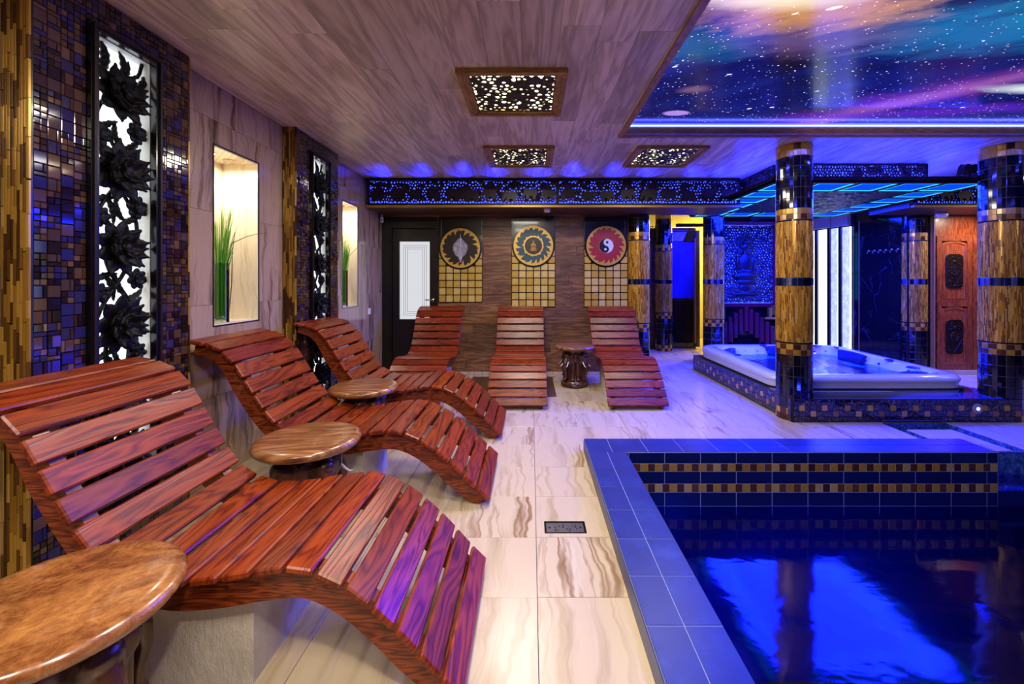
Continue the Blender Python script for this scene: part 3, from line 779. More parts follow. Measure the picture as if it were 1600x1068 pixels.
def leaf_mesh():
    n = 11; L, W = .17, .05; e1, e2, mid = [], [], []
    for k in range(n+1):
        t = k/n; c = .05*sin(t*2.2); wv = W/2*sin(pi*min(1, t*1.02))**.7*(1.0 if k % 2 else .72)
        e1.append((c-wv, L*t, 0)); e2.append((c+wv, L*t, 0)); mid.append((c, L*t, .016*sin(pi*t)))
    vs = e1+mid+e2; N = n+1; fs = []
    for k in range(n): fs += [(k, k+1, N+k+1, N+k), (N+k, N+k+1, 2*N+k+1, 2*N+k)]
    o = len(vs); vs += [(x, y, -.008) for x, y, z in vs]
    fs += [tuple(reversed([i+o for i in f])) for f in fs]
    for a, c in ((0, 0), (2*N, 2*N)):
        for k in range(n): fs.append((a+k, a+k+1, o+a+k+1, o+a+k))
    b = MB(); b.add(vs, fs); return b.mesh('carved_leaf', 'carved black', None, False)[0]
FLW, BUD, LEAF = flower_mesh(), bud_mesh(), leaf_mesh()
def pilaster(y0, y1, sy0, sy1, near, label):
    t = thing('mosaic_pilaster', label, 'pilaster', (XL, y0, 0)); X1 = .113; W = y1-y0; o0, o1 = sy0-y0, sy1-y0
    sz0, sz1 = .26, 2.405; fw = .036; fn = lambda y, z, x: (x, y, z)
    hole = (o0+fw, o1-fw, sz0+fw, sz1-fw)
    b = MB(); b.plate(.012, W-.012, 0, HC, 0, X1-.008, [hole], fn); b.build('pilaster_core', 'grout dark', t)
    # mosaic of mixed squares
    rg = random.Random(int(y0*10)); R = []
    def strip(u0, u1, z0, z1):
        z = z0; w_ = u1-u0
        while z < z1-.02:
            k = rg.random(); h = w_*1.02
            if z+h > z1: h = z1-z
            if k < .3: R.append((u0, u1, z, z+h))
            elif k < .5:
                for a in (0, 1):
                    for c in (0, 1): R.append((u0+a*w_/2, u0+(a+1)*w_/2, z+c*h/2, z+(c+1)*h/2))
            elif k < .62:
                h2 = min(h*1.5, z1-z)
                for a in (0, 1):
                    for c in (0, 1, 2): R.append((u0+a*w_/2, u0+(a+1)*w_/2, z+c*h2/3, z+(c+1)*h2/3))
                h = h2
            elif k < .8:
                a = rg.choice((.3, .7)); R.extend([(u0, u0+a*w_, z, z+h), (u0+a*w_, u1, z, z+h)])
            else: R.extend([(u0, u1, z, z+h*.35), (u0, u0+w_*.7, z+h*.35, z+h), (u0+w_*.7, u1, z+h*.35, z+h)])
            z += h
    nl = 4; g = .013
    for k in range(nl): strip(g+(o0-g)*k/nl, g+(o0-g)*(k+1)/nl, .0, HC-.004)
    for k in range(nl): strip(o1+(W-g-o1)*k/nl, o1+(W-g-o1)*(k+1)/nl, .0, HC-.004)
    for k in range(7):
        a, c = o0+(o1-o0)*k/7, o0+(o1-o0)*(k+1)/7; strip(a, c, sz1, HC-.004); strip(a, c, 0, sz0)
    R.sort(key=lambda r: -(r[1]-r[0])*(r[3]-r[2])/(y0+r[0])**2*(1 if r[2] > .25 else .2))
    ind = R[:300] if near else []
    sc = {}
    for (a, c, z0, z1) in ind:
        key = (round(c-a, 3), round(z1-z0, 3))
        if key not in sc: sc[key] = MB().cbox(0, 0, 0, .010, c-a-.003, z1-z0-.003, .002).mesh('mosaic_tile', 'pilaster mosaic')[0]
        o = inst('mosaic_tile', sc[key], t, (X1-.004+rg.uniform(-.001, .001), (a+c)/2, (z0+z1)/2))
        o.rotation_euler = (0, rg.uniform(-.012, .012), rg.uniform(-.012, .012))
    b = MB()
    for (a, c, z0, z1) in R[len(ind):]:
        m = Matrix.Translation((X1-.004, (a+c)/2, (z0+z1)/2)) @ Matrix.Rotation(rg.uniform(-.015, .015), 4, 'Z') @ Matrix.Rotation(rg.uniform(-.015, .015), 4, 'Y')
        b.cbox(0, 0, 0, .010, c-a-.003, z1-z0-.003, .0015, m)
    b.build('mosaic_tiles', 'pilaster mosaic', t, kind='stuff')
    # gold glass sticks on the narrow side facing the room's near end, and on the far side
    def sticks(yf, d, single):
        n = 9; b = MB(); sm = {}
        for k in range(n):
            x = .004+k*(X1-.004)/n; z = -rg.uniform(0, .1)
            while z < HC:
                L = rg.uniform(.06, .17); a, c = max(z, 0), min(z+L, HC)
                if c-a > .008:
                    dd = rg.uniform(0, .003)
                    if single:
                        key = round((c-a)*100)
                        if key not in sm: sm[key] = MB().cbox(0, 0, 0, .0112, .010, key/100-.001, .0012).mesh('gold_stick', 'gold sticks')[0]
                        inst('gold_stick', sm[key], t, (x+.006, yf-d*dd, (a+c)/2))
                    else: b.cbox(x+.006, yf-d*dd, (a+c)/2, .0112, .010, c-a-.001, .001)
                z += L
        if not single: b.build('gold_sticks', 'gold sticks', t, kind='stuff')
    sticks(.006, 1, near); sticks(W-.006, -1, False)
    MB().box(X1-.006, X1, .008, .014, 0, HC).build('corner_bead', 'black lacquer', t)
    # backlight and carved screen
    MB().box(.040, .046, hole[0]-.0, hole[1]+.0, hole[2]-.0, hole[3]+.0).build('backlight', 'backlight white', t)
    b = MB(); frame(b, hole[0], hole[1], hole[2], hole[3], .004, .046, X1-.012, fn); b.build('recess_lining', 'white plastic', t)
    b = MB(); frame(b, o0, o1, sz0, sz1, fw, X1-.01, X1+.02, fn); fr = b.build('screen_frame', 'black lacquer', t)
    b = MB(); frame(b, o0+.008, o1-.008, sz0+.008, sz1-.008, .012, X1+.018, X1+.028, fn); b.build('frame_bead', 'carved dark wood', fr)
    cw = (hole[0]+hole[1])/2; sx = X1-.028
    place = lambda name, me, y, z, rot, tilt, s: _pl(name, me, y, z, rot, tilt, s)
    def _pl(name, me, y, z, rot, tilt, s, dx=0):
        o = inst(name, me, t, (sx+dx, y, z))
        o.matrix_local = Matrix.Translation((sx+dx, y, z)) @ to((0, 0, 0), (0, 1, 0), (0, 0, 1), (1, 0, 0)) @ Matrix.Rotation(rot, 4, 'Z') @ Matrix.Rotation(tilt, 4, 'X') @ Matrix.Scale(s, 4)
        return o
    zs = [2.15, 1.79, 1.43, 1.07, .71, .42]
    hw = (hole[1]-hole[0])/2
    for k, zz in enumerate(zs): _pl('carved_flower', FLW, cw+rg.uniform(-.015, .015), zz, rg.uniform(0, 6), rg.uniform(-.2, .2), (1.06 if k % 2 else .98)*hw/.142, .005)
    zz = sz1-.12
    for k in range(len(zs)-1):
        m = (zs[k]+zs[k+1])/2
        for sgn in (-1, 1):
            _pl('small_flower', BUD, cw+sgn*hw*.62, m+sgn*.035+rg.uniform(-.01, .01), rg.uniform(0, 6), 0, rg.uniform(.75, .95), -.008)
            _pl('carved_leaf', LEAF, cw+sgn*hw*.1, m-.07, -sgn*(.5+rg.uniform(0, .5)), 0, .75, -.012)
            _pl('carved_leaf', LEAF, cw+sgn*hw*.05, m+.06, sgn*(2.2+rg.uniform(0, .5)), 0, .7, -.014)
            b = MB(); pts = [(sx-.012, cw+sgn*hw*(.15+.55*sin(q*2.6+k)), m-.14+.28*q) for q in [i/9 for i in range(10)]]
            b.tube(pts, .0085, 7); b.build('carved_stem', 'carved black', t, 60)
    for sgn in (-1, 1):
        _pl('carved_leaf', LEAF, cw+sgn*hw*.55, zs[0]+.05, -sgn*.25, 0, 1.0, -.01); _pl('carved_leaf', LEAF, cw+sgn*hw*.2, zs[0]+.06, sgn*.35, 0, .9, -.012)
        b = MB(); b.tube([(sx-.012, cw+sgn*hw*(.3+.6*q), zs[0]+.02+.2*q+.03*sin(6*q)) for q in [i/6 for i in range(7)]], .008, 7); b.build('carved_stem', 'carved black', t, 60)
    return t
pilaster(1.624, 2.392, 1.834, 2.19, True, 'near mosaic pilaster with a backlit carved lotus screen, gold stick mosaic on its side')
pilaster(3.47, 4.225, 3.68, 4.025, False, 'far narrow-looking mosaic pilaster with carved lotus screen, between the two lit niches')

# ---- grass in glass vases and dry twigs in the niches
def vase(y, z, cx, label, gl):
    t = thing('glass_vase', label, 'vase', (cx, y, z)); n = 28; r, h = .055, .40
    b = MB(); b.lathe([(r, 0), (r, h), (r-.004, h), (r-.004, .01), (.001, .01)], n); b.build('vase_body', 'vase glass', t, 40)
    b = MB(); rg = random.Random(int(y*7))
    for k in range(60):
        a, q = rg.uniform(0, 6.3), (r-.014)*rg.random()**.5; b.ell((q*cos(a), q*sin(a), .02+rg.random()*.02), (.009, .008, .006), 7, 5)
    b.build('vase_pebbles', 'pebble', t, kind='stuff')
    tg = tag(inst('ornamental_grass', None, None, (cx, y, z+.03)), gl, 'grass')
    b = MB()
    for k in range(120):
        a = rg.uniform(0, 6.3); q = .045*rg.random()**.5; L = rg.uniform(.45, .78); ln = rg.uniform(0, .16); w_ = rg.uniform(.002, .0038)
        p = [(q*cos(a)*(1-.3*s)+(ln*max(0, s-.45)**1.5)*cos(a)*1.2, q*sin(a)*(1-.3*s)+(ln*max(0, s-.45)**1.5)*sin(a)*1.2, L*s) for s in (0, .3, .6, .85, 1)]
        b.tube(p, [w_, w_, w_, w_*.8, w_*.2], 3)
    g_ = b.build('grass_blades', 'grass', tg, kind='stuff', center=False)
    return t
def twig(y, z, cx, label, dirs):
    t = thing('dry_twig', label, 'twig', (cx, y, z))
    for pts, r in dirs:
        n = len(pts); b = MB(); b.tube(pts, [r*(1-.6*i/(n-1)) for i in range(n)], 6); b.build('twig_stem', 'twig', t, 60)
vase(2.875, .997, -2.105, 'tall glass vase of pebbles in the lit niche nearest the camera', 'bunch of tall green grass standing in the vase of the nearer niche')
vase(4.74, .997, -2.10, 'tall glass vase with pebbles in the far lit niche beside the dark door', 'bunch of tall green grass in the vase of the far niche')
twig(3.02, .997, -2.10, 'bare brown twigs leaning out of the nearer lit niche',
     [([(-.05, .0, .0), (-.04, .02, .25), (-.02, .0, .5), (.02, -.03, .62)], .004), ([(-.02, -.02, .54), (.05, .05, .60), (.10, .12, .63), (.13, .16, .635)], .0035), ([(-.06, -.06, .5), (-.05, -.03, .62), (-.06, .0, .72)], .003)])
twig(4.82, .997, -2.10, 'bare pale twigs leaning out of the far lit niche',
     [([(-.05, .0, .0), (-.02, .02, .3), (-.04, .0, .55), (-.02, -.02, .75), (-.05, -.06, .95)], .004), ([(-.03, .0, .5), (.06, .06, .62), (.12, .10, .70), (.16, .13, .735)], .003), ([(-.02, -.01, .7), (.05, .02, .82), (.10, .05, .865)], .003)])

# ---- three wall hangings on the boards
def flame_ring(b, r0, r1, n, seed, mx, z, inward=True):
    """ring whose inner (or outer) edge breaks into curling flames"""
    rg = random.Random(seed); N = n*6; outer, inner = [], []
    for i in range(N):
        a = 2*pi*i/N; k = i % 6; amp = rg.choice((.3, .45, .6, .8, 1.05)) if k == 0 else amp
        if k == 0: amps = amp
        prof = (0, .35, .25, .75, 1.0, .3)[k]*amp
        if inward: outer.append((r1*cos(a), r1*sin(a))); rr = r1*.93-(r1-r0)*prof; aa = a+.10*prof; inner.append((rr*cos(aa), rr*sin(aa)))
        else: inner.append((r0*cos(a), r0*sin(a))); rr = r0*1.12+(r1-r0)*prof; aa = a+.14*prof; outer.append((rr*cos(aa), rr*sin(aa)))
    b.loft([[(x, y, 0) for x, y in outer], [(x, y, z) for x, y in outer], [(x, y, z) for x, y in inner], [(x, y, 0) for x, y in inner]], False, False, mx)
def circ(r, n=48, cx=0, cy=0): return [(cx+r*cos(2*pi*k/n), cy+r*sin(2*pi*k/n)) for k in range(n)]
TILE = MB().cbox(0, 0, 0, .088, .012, .088, .004).mesh('gold_tile', 'leaf gold')[0]
def hanging(xc, zc, zb, ztop, label, kind):
    t = thing('wall_hanging', label, 'wall panel', (xc, YB, zb)); w_ = .595
    y = -.016
    b = MB(); b.box(-w_/2, w_/2, -.016, .002, 0, ztop-zb); b.build('backing_board', 'black lacquer', t)
    b = MB(); fn = lambda u, v, q: (u, -q, v); b.plate(-w_/2+.01, w_/2-.01, zc-zb-.05, ztop-zb, .016, .032, [(-w_/2+.035, w_/2-.035, zc-zb-.05, ztop-zb-.03)], fn); b.build('board_border', 'black lacquer', t)
    p = w_/6; rows = int((zc-zb-.02)/p)+1; z0 = p/2
    for i in range(6):
        for j in range(rows+1):
            x, z = -w_/2+(i+.5)*p, z0+j*p
            d = math.hypot(x, z-(zc-zb))
            if d > .245 and z < zc-zb+.05: inst('gold_tile', TILE, t, (x, -.020, z))
    mx = to((0, -.024, zc-zb), (1, 0, 0), (0, 0, 1), (0, -1, 0))
    b = MB(); b.prism(circ(.292, 64), 0, .014, mx, .004); dk = b.build('disc', 'black lacquer', t)
    m2 = to((0, -.038, zc-zb), (1, 0, 0), (0, 0, 1), (0, -1, 0))
    b = MB(); b.prism(circ(.262, 64), 0, .003, m2); b.build('disc_face', {'leaf': 'disc brown', 'teal': 'disc teal', 'yin': 'disc red'}[kind], dk)
    b = MB(); flame_ring(b, {'leaf': .19, 'teal': .185, 'yin': .19}[kind], .268, 19, 5 if kind == 'leaf' else 8, m2, .008); b.build('flame_ring', 'disc gold', dk)
    if kind == 'leaf':
        def inside(x, y):   # bodhi leaf, tip up
            yy = y+.02
            if yy > .05: lim = .105*max(0, (1-(yy-.05)/.11))**.75
            else: lim = .105*max(0, 1-((.05-yy)/.16)**2)**.5 if yy > -.11 else 0
            return abs(x) < lim
        lf = MB(); rg = random.Random(4)
        fret(lf, .24, .40, .017, lambda x, y: (.66 if rg.random() < .8 else 0) if inside(x, y) else .985, .006, m2 @ Matrix.Translation((0, 0, .003)), 6)
        # keep only the cells of the leaf
        me, c = lf.mesh('leaf_blade', 'silver leaf', None, False)
        bm = bmesh.new(); bm.from_mesh(me); inv = m2.inverted()
        kill = [f for f in bm.faces if not inside(*(inv @ f.calc_center_median())[:2])]
        bmesh.ops.delete(bm, geom=kill, context='FACES'); bm.to_mesh(me); bm.free()
        inst('leaf_blade', me, dk)
        b = MB(); b.tube([(0, .20, .006), (.004, .15, .008), (0, .05, .010), (-.003, -.06, .010), (0, -.14, .008), (-.006, -.20, .006)], [.001, .004, .005, .006, .012, .003], 7, m2); b.build('leaf_midrib', 'silver leaf', dk, 60)
        b = MB(); b.ell((0, -.135, .006), (.026, .03, .006), 12, 6, m2); b.ell((.004, -.165, .006), (.014, .03, .005), 12, 6, m2); b.build('leaf_base', 'silver leaf', dk, 60)
    elif kind == 'teal':
        b = MB(); flame_ring(b, .118, .14, 16, 3, m2, .009, False); b.build('inner_flame_ring', 'disc gold', dk)
        b = MB(); b.prism(circ(.116, 48), 0, .010, m2); b.build('inner_disc', 'disc brown', dk)
        b = MB(); m3 = m2 @ Matrix.Translation((0, -.005, .012))
        b.ell((0, .055, 0), (.017, .021, .008), 10, 8, m3); b.ell((0, .079, 0), (.009, .012, .006), 8, 6, m3); b.ell((0, .012, 0), (.03, .04, .009), 12, 8, m3)
        b.ell((0, -.035, 0), (.052, .018, .010), 12, 8, m3); b.ell((-.03, .005, .002), (.010, .03, .006), 8, 6, m3); b.ell((.03, .005, .002), (.010, .03, .006), 8, 6, m3); b.ell((0, -.06, 0), (.06, .012, .009), 12, 6, m3)
        me = remesh(b, 'seated_figure', 'beam gold', .004); inst('seated_figure', me, dk)
    else:
        r = .098; n = 40
        m3 = m2 @ Matrix.Translation((0, 0, .003))
        b = MB(); b.prism(circ(r, 56), 0, .005, m3); yb = b.build('white_half', 'yin white', dk)
        half = [(r*.985*cos(pi/2+pi*k/n), r*.985*sin(pi/2+pi*k/n)) for k in range(n+1)]
        low = [(r/2*.985*cos(-pi/2+pi*k/n), -r/2*.985+r/2*.985*sin(-pi/2+pi*k/n)) for k in range(1, n)]
        up = [(-r/2*.985*cos(-pi/2+pi*k/n), r/2*.985+r/2*.985*sin(-pi/2+pi*k/n)) for k in range(1, n+1)]
        # black: left half, with a bulge below and a bite above
        rot = m3 @ Matrix.Rotation(-.25, 4, 'Z')
        up = [(-x, y) for x, y in [(r/2*.985*cos(-pi/2-pi*k/n), r/2*.985+r/2*.985*sin(-pi/2-pi*k/n)) for k in range(1, n)]]
        up = [(-abs(x), y) for x, y in up]
        b = MB(); b.prism(half+low+up, .0, .0075, rot); b.build('black_half', 'yin black', dk)
        b = MB(); b.prism(circ(.017, 24, 0, r/2), 0, .0085, rot); b.build('black_dot', 'yin black', dk)
        b = MB(); b.prism(circ(.017, 24, 0, -r/2), 0, .0095, rot); b.build('white_dot', 'yin white', dk)
        b = MB()
        for ring, (rr, cnt) in enumerate(((.118, 30), (.138, 26), (.158, 20))):
            for k in range(cnt):
                a = 2*pi*(k+.5*ring)/cnt; b.lathe([(.0024, 0), (.0024, .005)], 6, m2 @ Matrix.Translation((rr*cos(a), rr*sin(a), 0)))
        b.build('gold_dots', 'disc gold', dk, kind='stuff')
hanging(-.963, 1.728, .99, 2.15, 'black panel with a silver bodhi leaf disc over gold tiles, beside the dark door', 'leaf')
hanging(.03, 1.758, .925, 2.15, 'black panel with a teal and gold flame disc over gold tiles, middle of three', 'teal')
hanging(1.018, 1.758, .925, 2.15, 'black panel with a red yin-yang disc over gold tiles, beside a mosaic column', 'yin')

# ---- small fittings
t = thing('wall_sensor', 'small white sensor box in the top left corner above the dark door', 'sensor', (-2.0, 5.70, 2.06))
MB().cbox(0, 0, .04, .04, .035, .08, .008).build('sensor_body', 'white plastic', t); MB().cbox(0, .0, .095, .018, .018, .03, .004).build('sensor_bracket', 'white plastic', t)
MB().cbox(.0, -.018, .035, .02, .004, .02, .002).build('sensor_lens', 'steel', t)
t = thing('ceiling_detector', 'small white detector under the beam above the teal wall panel', 'detector', (.2, 5.36, 2.142))
b = MB(); b.lathe([(.03, .0), (.038, .012), (.042, .03), (.042, .043)], 24); b.build('detector_body', 'white plastic', t, 40)
b = MB(); b.lathe([(.014, -.006), (.02, .0)], 16); b.build('detector_lens', 'steel', t)
t = thing('emergency_lamp', 'oval white lamp under the beam above the carved wooden double door', 'lamp', (5.42, 5.62, 2.12))
b = MB(); b.loft([[(.085*s*cos(2*pi*k/28), .04*s*sin(2*pi*k/28), z) for k in range(28)] for s, z in ((.6, 0), (.9, .012), (1, .035), (1, .062))]); b.build('lamp_cover', 'white plastic', t, 50)
b = MB(); b.loft([[(.088*cos(2*pi*k/28), .043*sin(2*pi*k/28), z) for k in range(28)] for z in (.05, .058)]); b.build('lamp_rim', 'chrome', t, 50)
t = thing('light_switch', 'small white switch on the marble wall near the dark door', 'switch', (XL, 5.32, .86))
MB().cbox(.006, 0, .04, .012, .08, .08, .003).build('switch_plate', 'white plastic', t); MB().cbox(.014, 0, .04, .008, .036, .05, .003).build('switch_rocker', 'white plastic', t)

# ---- square carved ceiling lights
def rosette_hole(rg):
    def h(x, y):
        r = math.hypot(x, y); a = math.atan2(y, x)
        if r < .045: return 0
        q = .5+.5*cos(a*8+r*30)
        return .42+.3*q if rg.random() > .36 else 0
    return h
t = thing('ceiling_light', 'large square carved ceiling light in a bronze frame, nearest of those in view', 'ceiling light', (-.115, 2.85, HC-.03))
fn = lambda u, v, q: (u, v, q)
for ins, bw, z0, z1 in ((0, .03, .0, .03), (.022, .03, .008, .03), (.045, .03, .016, .03)):
    b = MB(); frame(b, -.335+ins, .335-ins, -.335+ins, .335-ins, bw, z0, z1, fn); b.build('frame_moulding', 'gold moulding', t)
MB().box(-.27, .27, -.27, .27, .0265, .0285).build('light_panel', 'lamp warm', t)
b = MB(); fret(b, .535, .535, .042, rosette_hole(random.Random(2)), .009, to((0, 0, .022), (1, 0, 0), (0, -1, 0), (0, 0, -1)), 21, True, .4, .006); b.build('carved_lattice', 'lattice bronze', t)
b = MB()
for k in range(8):
    a = 2*pi*k/8; m = Matrix.Translation((0, 0, .012)) @ Matrix.Rotation(a, 4, 'Z'); b.ell((0, .042, 0), (.016, .03, .006), 8, 6, m)
b.ell((0, 0, .01), (.02, .02, .009)); me = remesh(b, 'centre_rosette', 'lattice bronze', .004); inst('centre_rosette', me, t)
la = bpy.data.lights.new('light_panel_lamp', 'AREA'); la.size = .5; la.energy = 20; la.color = (1, .91, .77)
lo = bpy.data.objects.new('light_panel_lamp', la); COL.objects.link(lo); lo.parent = t; lo.location = (0, 0, -.004)
for x, y, lb in ((-.115, 4.28, 'square carved ceiling light close to the beam, above the middle back lounger'), (1.325, 4.28, 'square carved ceiling light close to the beam, right beside the galaxy ceiling corner'),
                 (-.115, 1.42, 'added square carved ceiling light overhead, just out of the picture'), (-.115, -.01, 'added square carved ceiling light behind the camera'), (-1.15, -.35, 'added square carved ceiling light at the left, behind the camera')):  # these three are unseen, added to light the near end
    o = copy_tree(t); o.location = (x, y, HC-.03); o['label'] = lb
    for ch in o.children:
        if ch.type == 'LIGHT': ch.data = ch.data.copy(); ch.data.energy = 8 if x > 1 else (16 if y > 4 else 21)
# ================================================================ MOSAIC COLUMNS
CR = .15
def curved(r, ang, h, th, n=2):
    b = MB(); a0, a1 = -ang/2, ang/2
    L = []
    for rr, ins in ((r-th, 0), (r-.001, 0), (r, .0016), ):
        L.append([(rr*cos(a), rr*sin(a), z) for (a, z) in [(a0+ins/r+(a1-a0-2*ins/r)*k/n, ins) for k in range(n+1)] + [(a1-ins/r-(a1-a0-2*ins/r)*k/n, h-ins) for k in range(n+1)]])
    b.loft(L, False, True); return b
NS = 16; SA = 2*pi/NS
ROWS = [('gold', 0, .055, 'checker'), ('gold', .055, .11, 'checker'), *[('black', .11+.098*k, .208+.098*k, '') for k in range(5)], ('gold', .60, .65, 'checker'), ('gold', .65, .70, 'checker'),
        ('gold', 1.84, 1.891, 'checker'), ('gold', 1.891, 1.942, 'plain'), *[('black', 1.942+.0956*k, 2.0376+.0956*k, '') for k in range(5)], ('gold', 2.42, 2.4775, 'plain'), ('gold', 2.4775, HC, 'plain')]
def col_parts(single):
    b = MB(); b.lathe([(CR-.005, 0), (CR-.005, HC)], 40); core = b.mesh('column_core', 'grout pale', 40, False)[0]
    P = [('column_core', core)]
    for z in (.702, 1.826):
        b = MB(); b.lathe([(CR-.006, z), (CR+.002, z+.002), (CR+.002, z+.011), (CR-.006, z+.013)], 40); P.append(('black_ring', b.mesh('black_ring', 'black tile', 40, False)[0]))
    rg = random.Random(9); b = MB(); m = 104
    for z0, z1 in ((.716, 1.232), (1.308, 1.825)):
        for k in range(m):
            a = 2*pi*k/m; z = z0-rg.uniform(0, .1)
            while z < z1:
                L = rg.uniform(.04, .11); p, q = max(z, z0), min(z+L, z1)
                if q-p > .006: b.cbox(CR-.003+rg.uniform(-.001, .0015), 0, (p+q)/2, .008, 2*pi*CR/m-.0009, q-p-.001, .001, Matrix.Rotation(a, 4, 'Z'))
                z += L
    P.append(('gold_sticks', b.mesh('gold_sticks', 'column sticks', None, False, False)[0]))
    T = []
    cb = {}
    for typ, z0, z1, st in ROWS:
        h = round(z1-z0-.003, 4)
        if (typ, h) not in cb: cb[typ, h] = curved(CR+.001, SA-.003/CR, h, .006).mesh(typ+'_tile', 'black tile' if typ == 'black' else None, None, False)[0]
        for k in range(NS):
            mt = 'black tile' if typ == 'black' else ('gold tile' if (st == 'plain' or (k+round(z0*100)//5) % 2) and rg.random() > .08 else 'brown tile')
            T.append((typ+'_tile', cb[typ, h], k*SA, z0+.0015, mt, typ, h))
    h = .072
    bt = curved(CR+.004, SA*.75-.003/CR, h, .006).mesh('mirror_tile', 'band tile', None, False)[0]
    for k in range(21): T.append(('mirror_tile', bt, 2*pi*k/21, 1.234, 'band tile', 'mirror', h))
    return P, T
CP, CT = col_parts(True)
mesh_mat = {}
def matmesh(me, mt):
    k = (me.name, mt)
    if k not in mesh_mat:
        c = me.copy(); c.materials.clear(); c.materials.append(M[mt]); mesh_mat[k] = c
    return mesh_mat[k]
joined = {}
def join_tiles():
    for nm, me, a, z, mt, typ, h in CT:
        key = (nm, mt); b = joined.setdefault(key, MB()); m = Matrix.Translation((0, 0, z)) @ Matrix.Rotation(a, 4, 'Z')
        b.add([v.co for v in me.vertices], [tuple(p.vertices) for p in me.polygons], m)
    for k, b in list(joined.items()): joined[k] = b.mesh(k[0]+'s', k[1], None, False, False)[0]
join_tiles()
def column(x, y, single, label):
    t = thing('mosaic_column', label, 'column', (x, y, 0), 0)
    for nm, me in CP: inst(nm, me, t, kind='stuff' if nm == 'gold_sticks' else None)
    if single:
        for nm, me, a, z, mt, typ, h in CT: inst(nm, matmesh(me, mt), t, (0, 0, z), (0, 0, a))
    else:
        for (nm, mt), me in joined.items(): inst(nm+'s', me, t, kind='stuff')
    return t
column(2.47, 4.0, True, 'gold and black mosaic column at the front left corner of the hot tub')
column(4.41, 4.0, True, 'gold and black mosaic column at the right edge of the picture, front of the hot tub')
column(1.475, 5.86, False, 'gold and black mosaic column at the end of the wooden back wall')
column(2.785, 6.5, False, 'gold and black mosaic column behind the left corner of the hot tub')
column(5.34, 5.95, False, 'gold and black mosaic column between the black marble and the carved double door')
column(2.46, 7.9, False, 'slim-looking mosaic column deep in the passage, in front of the blue shower glass')

# ================================================================ SWIMMING POOL
t = thing('swimming_pool', 'sunken swimming pool with raised blue tiled curb', 'pool', (0, 0, 0))
WZ, PB = -.28, -1.5
b = MB(); b.plate(.658, 3.70, -1.59, 2.932, PB-.05, PB); b.build('pool_bottom', 'pool floor', t)
MB().box(.40, .650, -1.59, 3.19, PB, .080).build('pool_wall', 'navy tile', t)
MB().box(.650, 3.225, 2.948, 3.19, PB, .080).build('pool_wall', 'navy tile', t)
MB().box(3.70, 3.72, -1.59, 3.2, PB, -.03).build('pool_wall', 'pebble mosaic', t)
MB().box(3.225, 3.70, 2.94, 2.96, PB, -.175).build('pool_wall', 'navy tile', t)
MB().box(.392, .401, -1.59, 3.197, -.01, .082).build('curb_face', 'blue pool tile', t)
MB().box(.40, 3.228, 3.189, 3.198, -.01, .082).build('curb_face', 'blue pool tile', t)
MB().box(3.222, 3.230, 2.942, 3.197, -.2, .082).build('curb_end', 'pebble mosaic', t)
# top tiles of the curb: two rows each way
tc = {}
def ptile(nm, mat, x0, x1, y0, y1, z0, z1, gx=.003):
    sx, sy, sz = x1-x0, y1-y0, z1-z0; k = (nm, mat, round(sx, 3), round(sy, 3), round(sz, 3))
    if k not in tc: tc[k] = MB().cbox(0, 0, 0, max(sx-(gx if sx > .02 else 0), .002), max(sy-(gx if sy > .02 else 0), .002), max(sz-(gx if sz > .02 else 0), .002), .0015).mesh(nm, mat)[0]
    return inst(nm, tc[k], t, ((x0+x1)/2, (y0+y1)/2, (z0+z1)/2))
b = MB(); b.plate(.395, 3.227, -1.59, 3.196,   .076, .0922, [(.656, 4, -2, 2.942)]); b.build('curb_bed', 'grout blue', t)
for k in range(19):
    y1 = 2.942-.2475*k
    for x0, x1 in ((.394, .525), (.525, .658)): ptile('curb_tile', 'blue pool tile', x0, x1, max(y1-.2475, -1.59), y1, .084, .094)
for y0, y1 in ((2.942, 3.069), (3.069, 3.197)):
    ptile('curb_tile', 'blue pool tile', .394, .565, y0, y1, .084, .094)
    for k in range(11):
        x0 = .565+.2475*k; ptile('curb_tile', 'blue pool tile', x0, min(x0+.2475, 3.227), y0, y1, .084, .094)
# far inner wall: navy tiles and chequered gold bands
YW = 2.942
MB().box(.655, 3.225, YW-.0006, YW+.008, -.34, .09).build('wall_bed', 'grout blue', t)
for z0, z1, kind in ((.014, .090, 'navy'), (-.040, .014, 'check'), (-.126, -.040, 'navy'), (-.184, -.126, 'check'), (-.28, -.184, 'navy'), (-.38, -.28, 'navy')):
    if kind == 'navy':
        xs = [.655]+[.675+.2475*k for k in range(11)]+[3.225]
        for a, c in zip(xs, xs[1:]):
            if c-a > .005: ptile('wall_tile', 'navy tile', a, min(c, 3.225), YW-.002, YW+.006, z0, z1, .0035)
    else:
        n = 51; p = (3.225-.655)/n
        for k in range(n): ptile('check_tile', 'gold tile' if k % 2 == 0 else 'brown tile', .655+p*k, .655+p*(k+1), YW-.002, YW+.006, z0, z1, .002)
for z in (-.49, -.60): pass
